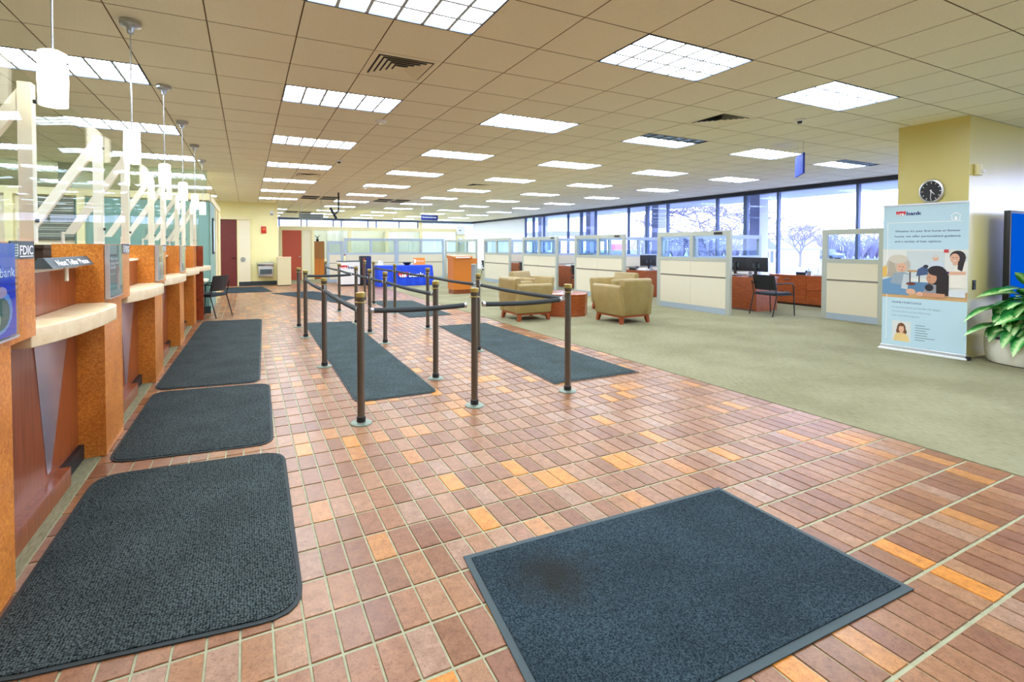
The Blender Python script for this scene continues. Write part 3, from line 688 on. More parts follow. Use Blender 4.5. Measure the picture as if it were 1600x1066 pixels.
# ------------------------------------------------------------------ teller counter
XF = -.87
ST = [(2.05, .53), (4.0, .5), (5.96, .5), (8.0, .48), (10.0, .42)]
def art(mb, o, r, u, W, Hh, polys):
    for k, (c, pts) in enumerate(polys): flat(mb, o, r, u, [(x * W, y * Hh) for x, y in pts], .0024 + .0003 * k, c)
R_, U_ = (0, 1, 0), (0, 0, 1)                          # a print that faces +x reads along +y
for k, (s, wd) in enumerate(ST):
    t = thing('teller_station', 'burl pier and cherry front of the teller counter, %s station from the camera' % ORD[k], 'teller counter', (XF, s, 0), 0, 'stations of the teller counter')
    off = (XF, s, 0)
    up = .79 if k < 4 else .55
    MB().prism([(s, .004), (s + wd, .004), (s + wd, 1.01), (s + up, 1.01), (s + up, 1.43), (s, 1.43)], 'x', -1.02, XF).build('burl_body', M['burl'], t, off=off)
    BX(-1.14, -1.02, s, s + .03, 1.05, 1.43).build('side_wing', M['burl'], t, off=off)
    # FDIC plaque
    p = BX(XF, XF + .006, s + .53, s + .77, 1.36, 1.435).build('plaque', M['slate'], t, off=off)
    if k < 4:
        b = MB(); text(b, 'FDIC', (XF + .006, s + .615, 1.378), R_, U_, .055, .0012, .02, width=.14)
        for q in range(5): flat(b, (XF + .006, s + .545, 1.372 + q * .011), R_, U_, [(0, 0), (.05, 0), (.05, .004), (0, .004)], .0012)
        flat(b, (XF + .006, s + .615, 1.368), R_, U_, [(0, 0), (.14, 0), (.14, .004), (0, .004)], .0012)
        flat(b, (XF + .006, s + .592, 1.37), R_, U_, [(.0, 0), (.006, .008), (.008, .028), (.006, .05), (0, .058), (.003, .028)], .0012)
        b.build('plaque_lettering', M['whiteink'], p, off=off)
    # back panel, inlay, plinth between this pier and the next
    if k < 4:
        y0, y1 = s + wd, ST[k + 1][0]
        c = t; off2 = off
        BX(-1.06, -1.02, y0, y1, .1, 1.275).build('front_panel', M['cherry'], c, off=off2)
        BX(-1.02, -.955, y0, y1 - .4, 0, .11).build('plinth', M['cherry'], c, off=off2)
        BX(-1.02, -.99, y1 - .4, y1, 0, .1).build('kick_recess', M['blk'], c, off=off2)
        BX(-1.1, -1.005, s + up, y1, 1.275, 1.295).build('top_cap', M['cream2'], c, off=off2)
        ym = y0 + .96 - .05; a0 = y0 + .72
        MB().prism([(a0 - .03, .98), (y1 - .14, .98), (y0 + .915, .02 + .12), (y0 + .86, .14)], 'x', -1.021, -1.016).build('metal_inlay', M['inlay'], c, off=off2)
        # stone ledge
        l = MB(); pts = [(-1.015, s + up), (-.885, s + up), (-.845, s + up + .12), (-.8, s + up + .3), (-.765, s + up + .55), (-.75, s + up + .75), (-.755, s + up + .9), (-.775, s + up + .99), (-.81, s + up + 1.05), (-.86, s + up + 1.08), (XF, y1 - .003), (-1.015, y1 - .003)]
        pts = [(x, min(y, y1 + .02) if x > XF else y) for x, y in pts]
        pts = [(-1.015, s + up), (-.885, s + up), (-.84, s + up + .14), (-.795, s + up + .34), (-.765, s + up + .6), (-.752, s + up + .8), (-.757, s + up + .94), (-.775, s + up + 1.02), (-.805, s + up + 1.08), (-.862, s + up + 1.12), (-.862, y1 - .004), (-1.015, y1 - .004)]
        l.prism(pts, 'z', .95, 1.04)
        o = l.build('stone_ledge', M['stone'], bev=.006)
        tag(o, 'curved cream stone writing ledge before the %s pier' % ORD[k + 1], 'ledge', 'stone ledges of the teller counter')
    # dark cabinet on the teller side
    o = thing('teller_cabinet', 'dark brown cabinet behind the %s pier, on the teller side' % ORD[k], 'cabinet', (-1.6, s, 0), 0, 'cabinets on the teller side')
    BX(-.4, .4, .06, .78, .05, 1.4).build('body', M['dkwood'], o); BX(-.41, .41, .05, .79, 1.4, 1.425).build('top', M['dkwood'], o); BX(-.4, .4, .045, .06, .72, .735).build('seam', M['blk'], o)
# end panel
t = thing('counter_end_panel', 'red wood end panel closing the far end of the teller counter', 'counter panel', (-.86, 10.56, 0))
BX(-.16, .1, 0, .05, 0.02, 1.43).build('end_board', M['burl_red'], t); BX(-.15, -.12, .05, .4, .02, 1.0).build('return_board', M['burl_red'], t)
o = MB().prism([(-1.0, 10.3), (-.86, 10.3), (-.78, 10.45), (-.7, 10.75), (-.66, 11.0), (-.68, 11.12), (-.74, 11.18), (-1.0, 11.18)], 'z', .95, 1.04).build('stone_ledge', M['stone'], bev=.006)
tag(o, 'curved cream stone ledge at the far end panel of the counter', 'ledge', 'stone ledges of the teller counter')
# screens, posts with braces
for k, (s, wd) in enumerate(ST):
    for j, y in enumerate((s, s + .79)):
        if k == 4 and j == 1: y = s + .55
        t = thing('screen_post', 'white screen post with slanted brace, %s post of the %s pier' % ('near' if j == 0 else 'far', ORD[k]), 'post', (XF, y, 1.43), 0, 'white posts holding the acrylic screens')
        BX(-.05, 0, 0, .05 if j else .045, 0, .72).build('upright', M['postw'], t)
        MB().prism([(-.045, .7), (-.045, .6), (-.36, .08), (-.42, .08)], 'y', .004, .044).build('brace', M['postw'], t)
        MB().cyl((-.43, .024, .0), (-.43, .024, .1), .012, n=8).build('brace_foot', M['postw'], t)
        b = MB()
        for z in (.1, .64): b.cyl((-.001, .022, z), (.012, .022, z), .009, n=10)
        b.build('screw', M['blk'], t)
edges = []
for k, (s, wd) in enumerate(ST):
    nxt = ST[k + 1][0] if k < 4 else 11.0
    up = .79 if k < 4 else .55
    edges += [(s + .0, s + up - .005, k, 0), (s + up + .005, nxt - .005, k, 1)]
for (a, c, k, j) in edges:
    bow = MB(); n = 10
    vs = []
    for i in range(n + 1):
        y = a + (c - a) * i / n; x = XF + .016 + .014 * math.sin(PI * i / n)
        vs += [(x, y, 1.445), (x, y, 2.15), (x - .006, y, 2.15), (x - .006, y, 1.445)]
    fs = []
    for i in range(n):
        q = i * 4
        fs += [(q + p, q + (p + 1) % 4, q + 4 + (p + 1) % 4, q + 4 + p)[::-1] for p in range(4)]
    bow.add(vs, fs); o = bow.build('acrylic_screen', M['acryl'], smooth=True)
    tag(o, 'clear acrylic screen standing %s the %s pier' % ('on' if j == 0 else 'in the gap beyond', ORD[k]), 'screen', 'clear screens along the teller counter')
# posters in acrylic holders
def holder(s, y0, y1, z0, z1, label, polys, lines, base):
    t = thing('poster_holder', label, 'poster', (XF, y0, z0), 0, 'poster holders on the piers'); off = (XF, y0, z0)
    BX(XF + .003, XF + .02, y0, y1, z0, z1).build('poster_card', base, t, off=off)
    BX(XF + .026, XF + .03, y0 - .006, y1 + .006, z0 - .008, z1).build('clear_front', M['cpane'], t, off=off)
    MB().box(XF + .003, XF + .03, y0 - .008, y1 + .008, z0 - .014, z0 - .006).box(XF + .003, XF + .03, y0 - .012, y0 - .004, z0 - .01, z1).build('holder_edge', M['silver'], t, off=off)
    b = MB(); art(b, (XF + .02, y0, z0), R_, U_, y1 - y0, z1 - z0, polys); b.build('poster_print', M['ink'], t, off=off)
    b = MB()
    for (tx, x, z, sz, wd_) in lines: text(b, tx, (XF + .02, y0 + x * (y1 - y0), z0 + z * (z1 - z0)), R_, U_, sz, .006, .012, width=wd_)
    b.build('poster_lettering', M['whiteink'], t, off=off)
rc = lambda x0, x1, y0, y1: [(x0, y0), (x1, y0), (x1, y1), (x0, y1)]
holder(2.05, 2.16, 2.57, 1.06, 1.425, 'deep blue poster on the nearest pier, at the left frame edge',
       [((60, 90, 200), rc(0, 1, .6, 1)), ((20, 50, 190), rc(0, 1, 0, .6)), ((120, 160, 210), ell(.62, .28, .3, .24)), ((70, 110, 90), ell(.64, .26, .22, .18)), ((214, 170, 190), ell(.68, .48, .12, .06)), ((200, 210, 170), ell(.56, .2, .1, .1))],
       [('usbank', .5, .64, .05, .19)], M['royal'])
holder(4.0, 4.03, 4.4, 1.07, 1.425, 'teal green poster with white lettering on the second pier',
       [((120, 168, 162), rc(0, 1, 0, 1)), ((188, 214, 204), rc(.05, .62, .82, 1)), ((92, 140, 138), rc(.05, .95, .1, .16)), ((226, 190, 180), [(.62, .1), (.86, .1), (.84, .4), (.72, .5), (.62, .38)]), ((214, 160, 150), ell(.72, .5, .08, .07)), ((70, 96, 100), rc(.05, .6, .78, .8)), ((80, 120, 120), rc(.5, .95, .6, .615))],
       [('Make your', .1, .7, .035, .22), ('money work', .1, .61, .035, .24), ('harder', .1, .53, .035, .15), ('open an account', .1, .42, .014, .12)], M['teal'])
holder(5.96, 5.99, 6.36, 1.07, 1.425, 'white and maroon poster on the third pier',
       [((236, 230, 232), rc(0, 1, 0, 1)), ((150, 60, 66), rc(.3, .9, .5, 1)), ((226, 180, 170), ell(.6, .25, .2, .2))], [('usbank', .34, .7, .03, .18)], M['whiteink'])
holder(8.0, 8.03, 8.4, 1.07, 1.425, 'pale green poster on the fourth pier',
       [((206, 224, 206), rc(0, 1, 0, 1)), ((120, 170, 190), ell(.3, .12, .2, .12))], [('Save', .2, .6, .05, .16)], M['whiteink'])
t = thing('desk_sign', 'dark slate desk sign reading Next Teller Please on the counter', 'sign', (-.962, 3.22, 1.296))
MB().prism([(-.05, 0), (.05, 0), (0.012, .055), (-.012, .055)], 'y', 0, .75).build('sign_body', M['slate'], t)
ws_ = [text_geo(q, .02)[3] - text_geo(q, .02)[2] for q in ('Next', 'Teller', 'Please')]; kk = .56 / (sum(ws_) + .6); xx = .1
for q, wq in zip(('Next', 'Teller', 'Please'), ws_):
    b = MB(); text(b, q, (.046, xx, .012), (0, 1, 0), (-.038, 0, .055), .05, .0025, .02, width=wq * kk); b.build('lettering', M['whiteink'], t); xx += (wq + .3) * kk
MB().cyl((-.02, .46, -.09), (-.02, .46, 0), .012, n=10).build('sign_bracket', M['cream2'], t)
# desk and wall things beyond the counter end
t = thing('side_desk', 'small desk with pale rounded top beyond the teller counter end', 'desk', (-1.15, 11.3, 0))
MB().prism(rrect(-.5, .42, -.45, .4, .15), 'z', .71, .75).build('desktop', M['cream2'], t, bev=.008); BX(-.4, .2, -.1, .3, .0, .71).build('pedestal', M['teal'], t)
t = thing('picture_frame', 'narrow dark framed picture on the teal office wall', 'picture', (-.715, 12.6, 1.25))
BX(0, .02, 0, .5, 0, .82).build('frame', M['blk'], t); BX(.02, .024, .04, .46, .05, .77).build('picture', M['ltblue'], t)

# ------------------------------------------------------------------ floor mats
def floor_mat(name, corners, r, label, m, edge, ew=.03, em='rubber', group=None, rounded=True, stain=False):
    P = [Vector((x, y, 0)) for x, y in corners]; c0 = sum(P, Vector()) / len(P)
    def ringpts(inset):
        out = []
        n = len(P)
        for i in range(n):
            a, b_, c = P[i - 1], P[i], P[(i + 1) % n]
            e1 = (a - b_).normalized(); e2 = (c - b_).normalized(); rr = max(r - inset, .004)
            s_ = inset / max(.2, math.sin(e1.angle(e2)))
            q = b_ + (e1 + e2) * s_
            if not rounded: out += [q]; continue
            p1 = q + e1 * rr; p2 = q + e2 * rr
            for k in range(6):
                t_ = k / 5; out.append(p1 * (1 - t_) ** 2 + q * 2 * t_ * (1 - t_) + p2 * t_ * t_)
        return out
    o_, i_ = ringpts(0), ringpts(ew); n = len(o_)
    t = thing(name, label, 'mat', (c0.x, c0.y, 0), 0, group); off = (c0.x, c0.y, 0)
    z0, z1, z2 = .0015, .006, .011
    b = MB(); b.add([(p.x, p.y, z0) for p in o_] + [(p.x, p.y, z1) for p in o_] + [(p.x, p.y, z1 + .001) for p in i_],
                    [(i, (i + 1) % n, n + (i + 1) % n, n + i) for i in range(n)] + [(n + i, n + (i + 1) % n, 2 * n + (i + 1) % n, 2 * n + i) for i in range(n)] + [tuple(range(n - 1, -1, -1))])
    ccw = sum(o_[i].x * o_[(i + 1) % n].y - o_[(i + 1) % n].x * o_[i].y for i in range(n)) > 0
    if not ccw: b.f = [f[::-1] for f in b.f]
    b.build('rubber_edge', M[em], t, off=off)
    b = MB(); b.add([(p.x, p.y, z1) for p in i_] + [(p.x, p.y, z2) for p in i_], [(i, (i + 1) % n, n + (i + 1) % n, n + i) for i in range(n)] + [tuple(range(n, 2 * n))])
    if not ccw: b.f = [f[::-1] for f in b.f]
    b.build('pile', m, t, off=off)
G = 'dark mats along the teller counter'
floor_mat('teller_mat', [(-.85, 3.66), (.22, 3.57), (.19, 1.93), (-.86, 2.06)], .17, 'nearest dark ribbed mat by the teller counter, cut by the frame corner', M['matA'], 1, .018, 'rubberdk', G)
floor_mat('teller_mat', [(-.83, 5.55), (.2, 5.42), (.16, 3.72), (-.845, 3.84)], .15, 'second dark ribbed mat by the teller counter, short, between two others', M['matA'], 1, .018, 'rubberdk', G)
floor_mat('teller_mat', [(-.77, 10.45), (.25, 10.33), (.11, 5.5), (-.85, 5.62)], .15, 'long dark runner mat along the far half of the teller counter', M['matA'], 1, .018, 'rubberdk', G)
G = 'mats in and around the queue'
floor_mat('queue_mat', [(.93, 9.42), (1.77, 9.28), (1.66, 4.38), (.87, 4.4)], .1, 'long dark runner inside the queue posts, beneath the left row', M['matC'], 1, .02, 'rubberdk', G)
floor_mat('queue_mat', [(3.05, 8.06), (3.97, 8.02), (3.96, 4.11), (2.83, 4.12)], .02, 'wide teal-grey mat at the carpet edge right of the queue posts', M['matC'], 1, .03, 'rubberdk', G, False)
floor_mat('queue_mat', [(2.85, 12.6), (3.9, 12.2), (3.84, 9.29), (2.9, 9.24)], .02, 'mat behind the queue posts at the carpet edge, before the blue table', M['matC'], 1, .03, 'rubberdk', G, False)
floor_mat('queue_mat', [(.63, 15.98), (1.89, 16.09), (2.76, 13.63), (2.04, 12.43)], .02, 'skewed far mat lying at an angle behind the queue', M['matB'], 1, .03, 'rubberdk', G, False)
floor_mat('door_mat', [(-.75, 18.7), (.47, 18.67), (.72, 16.55), (-.66, 16.5)], .02, 'blue grey rug before the maroon corridor door', M['matB'], 1, .03, 'rubberdk', None, False)
floor_mat('entrance_mat', [(.872, 1.985), (2.475, 1.925), (2.46, .998), (.77, 1.04)], .02, 'big blue-black entrance mat with rubber edge in the foreground', M['matD'], 1, .03, 'rubber', None, False)

# ------------------------------------------------------------------ queue posts and ropes
posts = {'A': [3.87, 5.9, 7.93, 9.03], 'B': [3.87, 4.85, 6.95, 7.93, 9.03, 10.85, 12.9], 'C': [3.87, 5.9, 7.93, 10.0, 11.9, 12.9]}
PX = {'A': .81, 'B': 1.81, 'C': 2.815}
RN = {'A': 'left row', 'B': 'middle row', 'C': 'right row'}
proto = None
for row in 'ABC':
    for k, y in enumerate(posts[row]):
        lab = 'bronze queue post with brass cap, %s from the front in the %s' % (ORD[k], RN[row])
        if proto is None:
            proto = thing('barrier_post', lab, 'post', (PX[row], y, 0), 0, 'queue posts')
            MB().lathe([(.086, 0.0005), (.084, .008), (.07, .014), (.045, .017)], n=24).build('flange', M['verd'], proto, True)
            MB().lathe([(.036, .016), (.036, .055), (.031, .06)], n=18).build('foot_collar', M['blk'], proto, True)
            MB().cyl((0, 0, .055), (0, 0, .985), .0295, n=18).build('pole', M['bronze'], proto, True)
            MB().lathe([(.031, .966), (.044, .968), (.044, .974), (.031, .976)], n=20).build('ring', M['brass'], proto, True)
            MB().lathe([(.032, .978), (.033, .99), (.0365, 1.012)], n=20).build('cap_sleeve', M['bronze'], proto, True); MB().lathe([(.0365, 1.012), (.038, 1.03), (.038, 1.045), (.033, 1.049)], n=20).build('cap', M['brass'], proto, True)
        else: dup(proto, (PX[row], y, 0), 0, lab)
def rope(a, c, label, z=.9, sag=.012):
    A = Vector((*a, 0)); B = Vector((*c, 0)); d = (B - A).normalized()
    t = thing('barrier_rope', label, 'rope', ((A + B) / 2)[:], 0, 'queue ropes'); off = tuple((A + B) / 2)
    p0, p1 = A + d * .085, B - d * .085
    pts = [p0.lerp(p1, i / 8) + Vector((0, 0, z - sag * math.sin(PI * i / 8))) for i in range(9)]
    MB().tube(pts, .0215, 12).build('foam_sleeve', M['rope'], t, True, off=off)
    b = MB()
    for p, s_ in ((pts[0], -1), (pts[-1], 1)): b.cyl(p - d * s_ * .018, p + d * s_ * .006, .0228, n=12)
    b.build('end_ferrule', M['steel'], t, True, off=off)
    b = MB()
    for p, s_, P in ((pts[0], -1, A), (pts[-1], 1, B)):
        q0 = p + d * s_ * .006; q1 = P - d * s_ * .048 + Vector((0, 0, .966))
        for i in range(5):
            m0 = q0.lerp(q1, i / 5); m1 = q0.lerp(q1, (i + 1.25) / 5); e = (m1 - m0)
            sd = e.cross(Vector((0, 0, 1)) if i % 2 else d).normalized() * .0045
            if sd.length < .001: sd = Vector((.0045, 0, 0))
            b.tube([m0, m0.lerp(m1, .2) + sd, m0.lerp(m1, .8) + sd, m1, m0.lerp(m1, .8) - sd, m0.lerp(m1, .2) - sd, m0], .0016, 4)
    b.build('chain', M['steel'], t, off=off)
for row, seq in (('A', [3.87, 5.9, 7.93]), ('B', [4.85, 6.95, 7.93, 9.03, 10.85, 12.9]), ('C', [3.87, 5.9, 7.93, 10.0, 11.9])):
    for k, (y0, y1) in enumerate(zip(seq[:-1], seq[1:])):
        rope((PX[row], y0), (PX[row], y1), 'grey foam queue rope, %s span from the front in the %s' % (ORD[k], RN[row]))
rope((PX['A'], 3.87), (PX['B'], 3.87), 'grey foam queue rope across the front, between the left and middle rows')
rope((PX['B'], 3.87), (PX['C'], 3.87), 'grey foam queue rope across the front, between the middle and right rows')
rope((PX['A'], 9.03), (PX['B'], 9.03), 'grey foam queue rope crossing at the far end of the left row')

# ------------------------------------------------------------------ armchairs and drum table
def armchair(loc, rz, label):
    t = thing('armchair', label, 'armchair', loc, rz, 'tan leather armchairs')
    MB().box(-.34, .34, -.33, .33, .12, .19).build('base_rail', M['footw'], t)
    for x in (-.31, .31):
        for y in (-.3, .3): MB().add([(x - .035, y - .035, .12), (x + .035, y - .035, .12), (x + .035, y + .035, .12), (x - .035, y + .035, .12), (x * 1.06 - .025, y * 1.06 - .025, 0), (x * 1.06 + .025, y * 1.06 - .025, 0), (x * 1.06 + .025, y * 1.06 + .025, 0), (x * 1.06 - .025, y * 1.06 + .025, 0)], [(0, 1, 2, 3), (4, 0, 3, 7), (5, 1, 0, 4)[::1], (6, 2, 1, 5), (7, 3, 2, 6), (7, 6, 5, 4)]).build('leg', M['footw'], t)
    MB().prism([(-.35, .15), (-.43, .79), (-.4, .83), (-.3, .83), (-.2, .5), (-.18, .15)], 'y', -.33, .33).build('backrest', M['leather'], t, bev=.03)
    for s in (-1, 1):
        q = [(s * .355, .15), (s * .43, .66), (s * .41, .71), (s * .31, .71), (s * .27, .5), (s * .26, .15)]
        MB().prism(q if s > 0 else q[::-1], 'x', -.385, .37).build('armrest', M['leather'], t, bev=.028)
    BX(-.2, .35, -.26, .26, .17, .34).build('seat_base', M['leather'], t, bev=.02)
    BX(-.2, .37, -.258, .258, .34, .48).build('seat_cushion', M['cush'], t, bev=.04)
    return t
ac = armchair((4.93, 8.18, 0), 0, 'tan leather armchair nearest the queue, its back and side turned to the camera')
dup(ac, (6.44, 7.12, 0), PI / 2, 'tan leather armchair seen from behind, right of the round table')
dup(ac, (6.05, 9.75, 0), math.radians(-68), 'tan leather armchair behind the round table, facing the camera')
dup(ac, (7.45, 8.5, 0), PI, 'tan leather armchair beyond the right one, near the cubicle panel')
t = thing('drum_table', 'low eight-sided cherry drum table between the armchairs', 'table', (5.98, 8.4, 0))
oc = [(.52 * math.cos(PI / 8 + PI / 4 * i), .52 * math.sin(PI / 8 + PI / 4 * i)) for i in range(8)]
MB().prism(oc, 'z', .0, .42).build('drum', M['cherry2'], t); MB().prism([(x * 1.02, y * 1.02) for x, y in oc], 'z', .42, .455).build('tabletop', M['cherry2'], t, bev=.006)

# ------------------------------------------------------------------ cubicle panels
def panel(p0, p1, label, panes=2, fm='cframe', top=1.75, plate=None, name='cubicle_panel', group='cubicle partition panels'):
    P0 = Vector((*p0, 0)); P1 = Vector((*p1, 0)); r = (P1 - P0).normalized(); L = (P1 - P0).length
    t = thing(name, label, 'partition', P0[:], 0, group); o = (0, 0, 0); u = (0, 0, 1)
    F = lambda nm, m, *a: MB().frame(o, r, u, *a).build(nm, M[m], t)
    F('end_post', fm, 0, .09, 0, top, -.035, .035); F('end_post', fm, L - .09, L, 0, top, -.035, .035)
    F('top_rail', fm, .09, L - .09, top - .1, top, -.035, .035); F('middle_rail', fm, .09, L - .09, 1.1, 1.18, -.035, .035)
    F('base_plinth', 'cframe2', .09, L - .09, 0.005, .13, -.03, .03)
    F('seam_rail', 'seam', .09, L - .09, .755, .78, -.022, .022)
    n = max(1, panes); wd = (L - .18) / n
    for k in range(n):
        a = .09 + wd * k
        F('fabric_panel', 'fabric', a, a + wd - .004, .13, .752, -.032, .032)
        F('fabric_panel', 'fabric', a, a + wd - .004, .784, 1.098, -.032, .032)
        if k: F('glazing_bar', fm, a - .045, a + .045, 1.18, top - .1, -.034, .034)
        F('glass_pane', 'cpane', a + (.045 if k else .0), a + wd - (.045 if k < n - 1 else 0), 1.18, top - .1, -.004, .004)
    if plate is not None:
        F('name_plate', 'blk', plate, plate + .2, top - .075, top - .03, .035, .042) if False else MB().frame(o, r, u, plate, plate + .2, top - .075, top - .03, .034, .042).build('name_plate', M['blk'], t)
    return t
XC = 8.93
panel((10.3, 5.72), (10.3, 4.68), 'single-window cubicle panel directly left of the blue banner', 1)
panel((XC, 8.64), (XC, 6.71), 'large two-window cubicle panel behind the right armchair', 2, plate=1.55)
panel((XC, 11.91), (XC, 9.78), 'two-window cubicle panel left of the large one, with a name plate', 2, plate=1.75)
panel((XC, 14.98), (XC, 12.83), 'two-window cubicle panel behind the far armchair, third from right', 2, plate=1.8)
panel((XC, 18.1), (XC, 15.9), 'two-window cubicle panel right of the lectern', 2)
panel((XC, 20.95), (XC, 18.85), 'distant two-window cubicle panel behind the lectern', 2)
panel((8.6, 22.0 - .25), (9.7, 21.5), 'narrow distant cubicle panel left of the lectern', 1)
for k, y in enumerate((8.72, 11.97, 15.05, 18.17)):
    panel((9.0, y), (12.78, y), 'partition running to the windows, %s from the right' % ORD[k], 3, 'cframe2', 1.73, group='partitions between cubicles')
panel((2.84, 19.8), (3.46, 19.8), 'low narrow end panel of the far cubicle row', 1, 'cframe2', 1.64)
for k in range(2):
    panel((3.49 + k * 2.14, 19.75), (3.49 + (k + 1) * 2.14, 19.75), 'far cubicle panel behind the %s of the blue table' % ('left end' if k == 0 else 'right end'), 2, 'cframe2', 1.76)

# ------------------------------------------------------------------ chairs and desks
def guest_chair(loc, rz, label):
    t = thing('guest_chair', label, 'chair', loc, rz, 'black guest chairs')
    MB().prism(rrect(-.24, .25, -.25, .25, .06), 'z', .42, .475).build('seat', M['blk2'], t, bev=.015)
    pts = []
    b = MB(); n = 8
    for i in range(n + 1):
        a = -1 + 2 * i / n; y = a * .25; x = -.27 + .05 * a * a
        for (z, dx) in ((.53, .03), (.84, -.05)):
            pts += [(x + dx, y, z), (x + dx - .02, y, z)]
    fs = []
    for i in range(n):
        q = i * 4; fs += [(q, q + 2, q + 6, q + 4)[::-1], (q + 1, q + 5, q + 7, q + 3)[::-1], (q + 2, q + 3, q + 7, q + 6)[::-1], (q + 1, q, q + 4, q + 5)[::-1]]
    fs += [(0, 1, 3, 2), (n * 4 + 2, n * 4 + 3, n * 4 + 1, n * 4)]
    b.add(pts, fs).build('backrest', M['blk'], t, True)
    for s in (-1, 1):
        MB().tube([(.27, s * .27, 0), (.24, s * .27, .44)], .011, 8).build('leg', M['blk'], t, True)
        MB().tube([(-.34, s * .27, 0), (-.22, s * .265, .44), (-.3, s * .25, .72)], .011, 8).build('leg', M['blk'], t, True)
        MB().tube([(.24, s * .27, .42), (.24, s * .27, .6), (.2, s * .27, .655), (.1, s * .27, .67), (-.27, s * .26, .66)], .013, 8).build('armrest', M['blk'], t, True)
        MB().tube([(.24, s * .265, .43), (-.24, s * .265, .43)], .01, 6).build('seat_rail', M['blk'], t, True)
    return t
gc = guest_chair((9.84, 6.42, 0), math.radians(-6), 'black guest chair at the red wood desk, right of the large panel')
dup(gc, (-.72, 11.15, 0), math.radians(150), 'black chair beyond the far end of the teller counter')
dup(gc, (9.6, 12.42, 0), math.radians(10), 'black guest chair in the gap beside the third cubicle panel')
dup(gc, (9.45, 15.42, 0), 0, 'black guest chair in the cubicle right of the lectern panel')
dup(gc, (9.4, 18.56, 0), 0, 'black guest chair in the distant cubicle right of the lectern')
def desk(loc, label):
    t = thing('office_desk', label, 'desk', loc, 0, 'red wood desks')
    BX(0, .72, 0, 1.65, .71, .745).build('desktop', M['cherry2'], t); BX(.0, .7, .02, .06, 0, .71).build('end_panel', M['cherry2'], t)
    BX(0.0, .04, .06, 1.6, .03, .71).build('modesty_panel', M['cherry2'], t); BX(.0, .7, 1.58, 1.62, 0, .71).build('end_panel', M['cherry2'], t)
    return t
dk = desk((9.97, 6.85, 0), 'red wood desk holding two monitors behind the black guest chair')
for k, y in enumerate((10.1, 13.15, 16.2)): dup(dk, (9.97, y, 0), 0, 'red wood desk in the %s cubicle from the right' % ORD[k + 1])
def credenza(loc, label):
    t = thing('credenza', label, 'cabinet', loc, 0, 'red wood credenzas')
    BX(0.01, .55, 0, 1.8, .05, .7).build('body', M['cherry2'], t); BX(.03, .55, .02, 1.78, 0, .05).build('plinth', M['dkwood'], t); BX(0, .57, -.01, 1.81, .7, .73).build('top', M['cherry2'], t)
    for y0 in (.0, .9):
        for z0, z1 in ((.07, .37), (.38, .68)):
            d = BX(0, .012, y0 + .006, y0 + .894, z0, z1).build('drawer', M['cherry2'], t); BX(-.014, 0, y0 + .38, y0 + .52, z1 - .06, z1 - .045).build('handle', M['steel'], d)
    return t
cz = credenza((11.95, 6.1, 0), 'red wood credenza with four drawers under the windows')
dup(cz, (11.95, 9.3, 0), 0, 'red wood credenza under the windows in the second cubicle from the right')
def monitor(loc, rz, label):
    t = thing('monitor', label, 'monitor', loc, rz, 'black computer monitors')
    BX(-.02, .02, -.26, .26, .12, .43).build('display', M['blk'], t, bev=.006); BX(-.05, -.02, -.03, .03, .04, .32).build('stand', M['blk'], t); MB().prism(rrect(-.14, .06, -.12, .12, .04), 'z', 0, .015).build('foot', M['blk'], t); BX(-.026, -.02, -.08, .08, .2, .3).build('rear_cover', M['slate'], t)
    return t
mo = monitor((10.3, 7.6, .745), 0, 'black monitor seen from behind, left one on the near desk')
dup(mo, (10.22, 6.98 + .06, .745), math.radians(-4), 'black monitor seen from behind, right one on the near desk')
dup(mo, (10.45, 10.5, .745), math.radians(80), 'black monitor seen edge-on, on the desk of the second cubicle')
dup(mo, (10.5, 13.4, .745), math.radians(75), 'black monitor seen edge-on, in the third cubicle')
dup(mo, (10.5, 16.5, .745), math.radians(65), 'black monitor standing on the desk of the fourth cubicle')
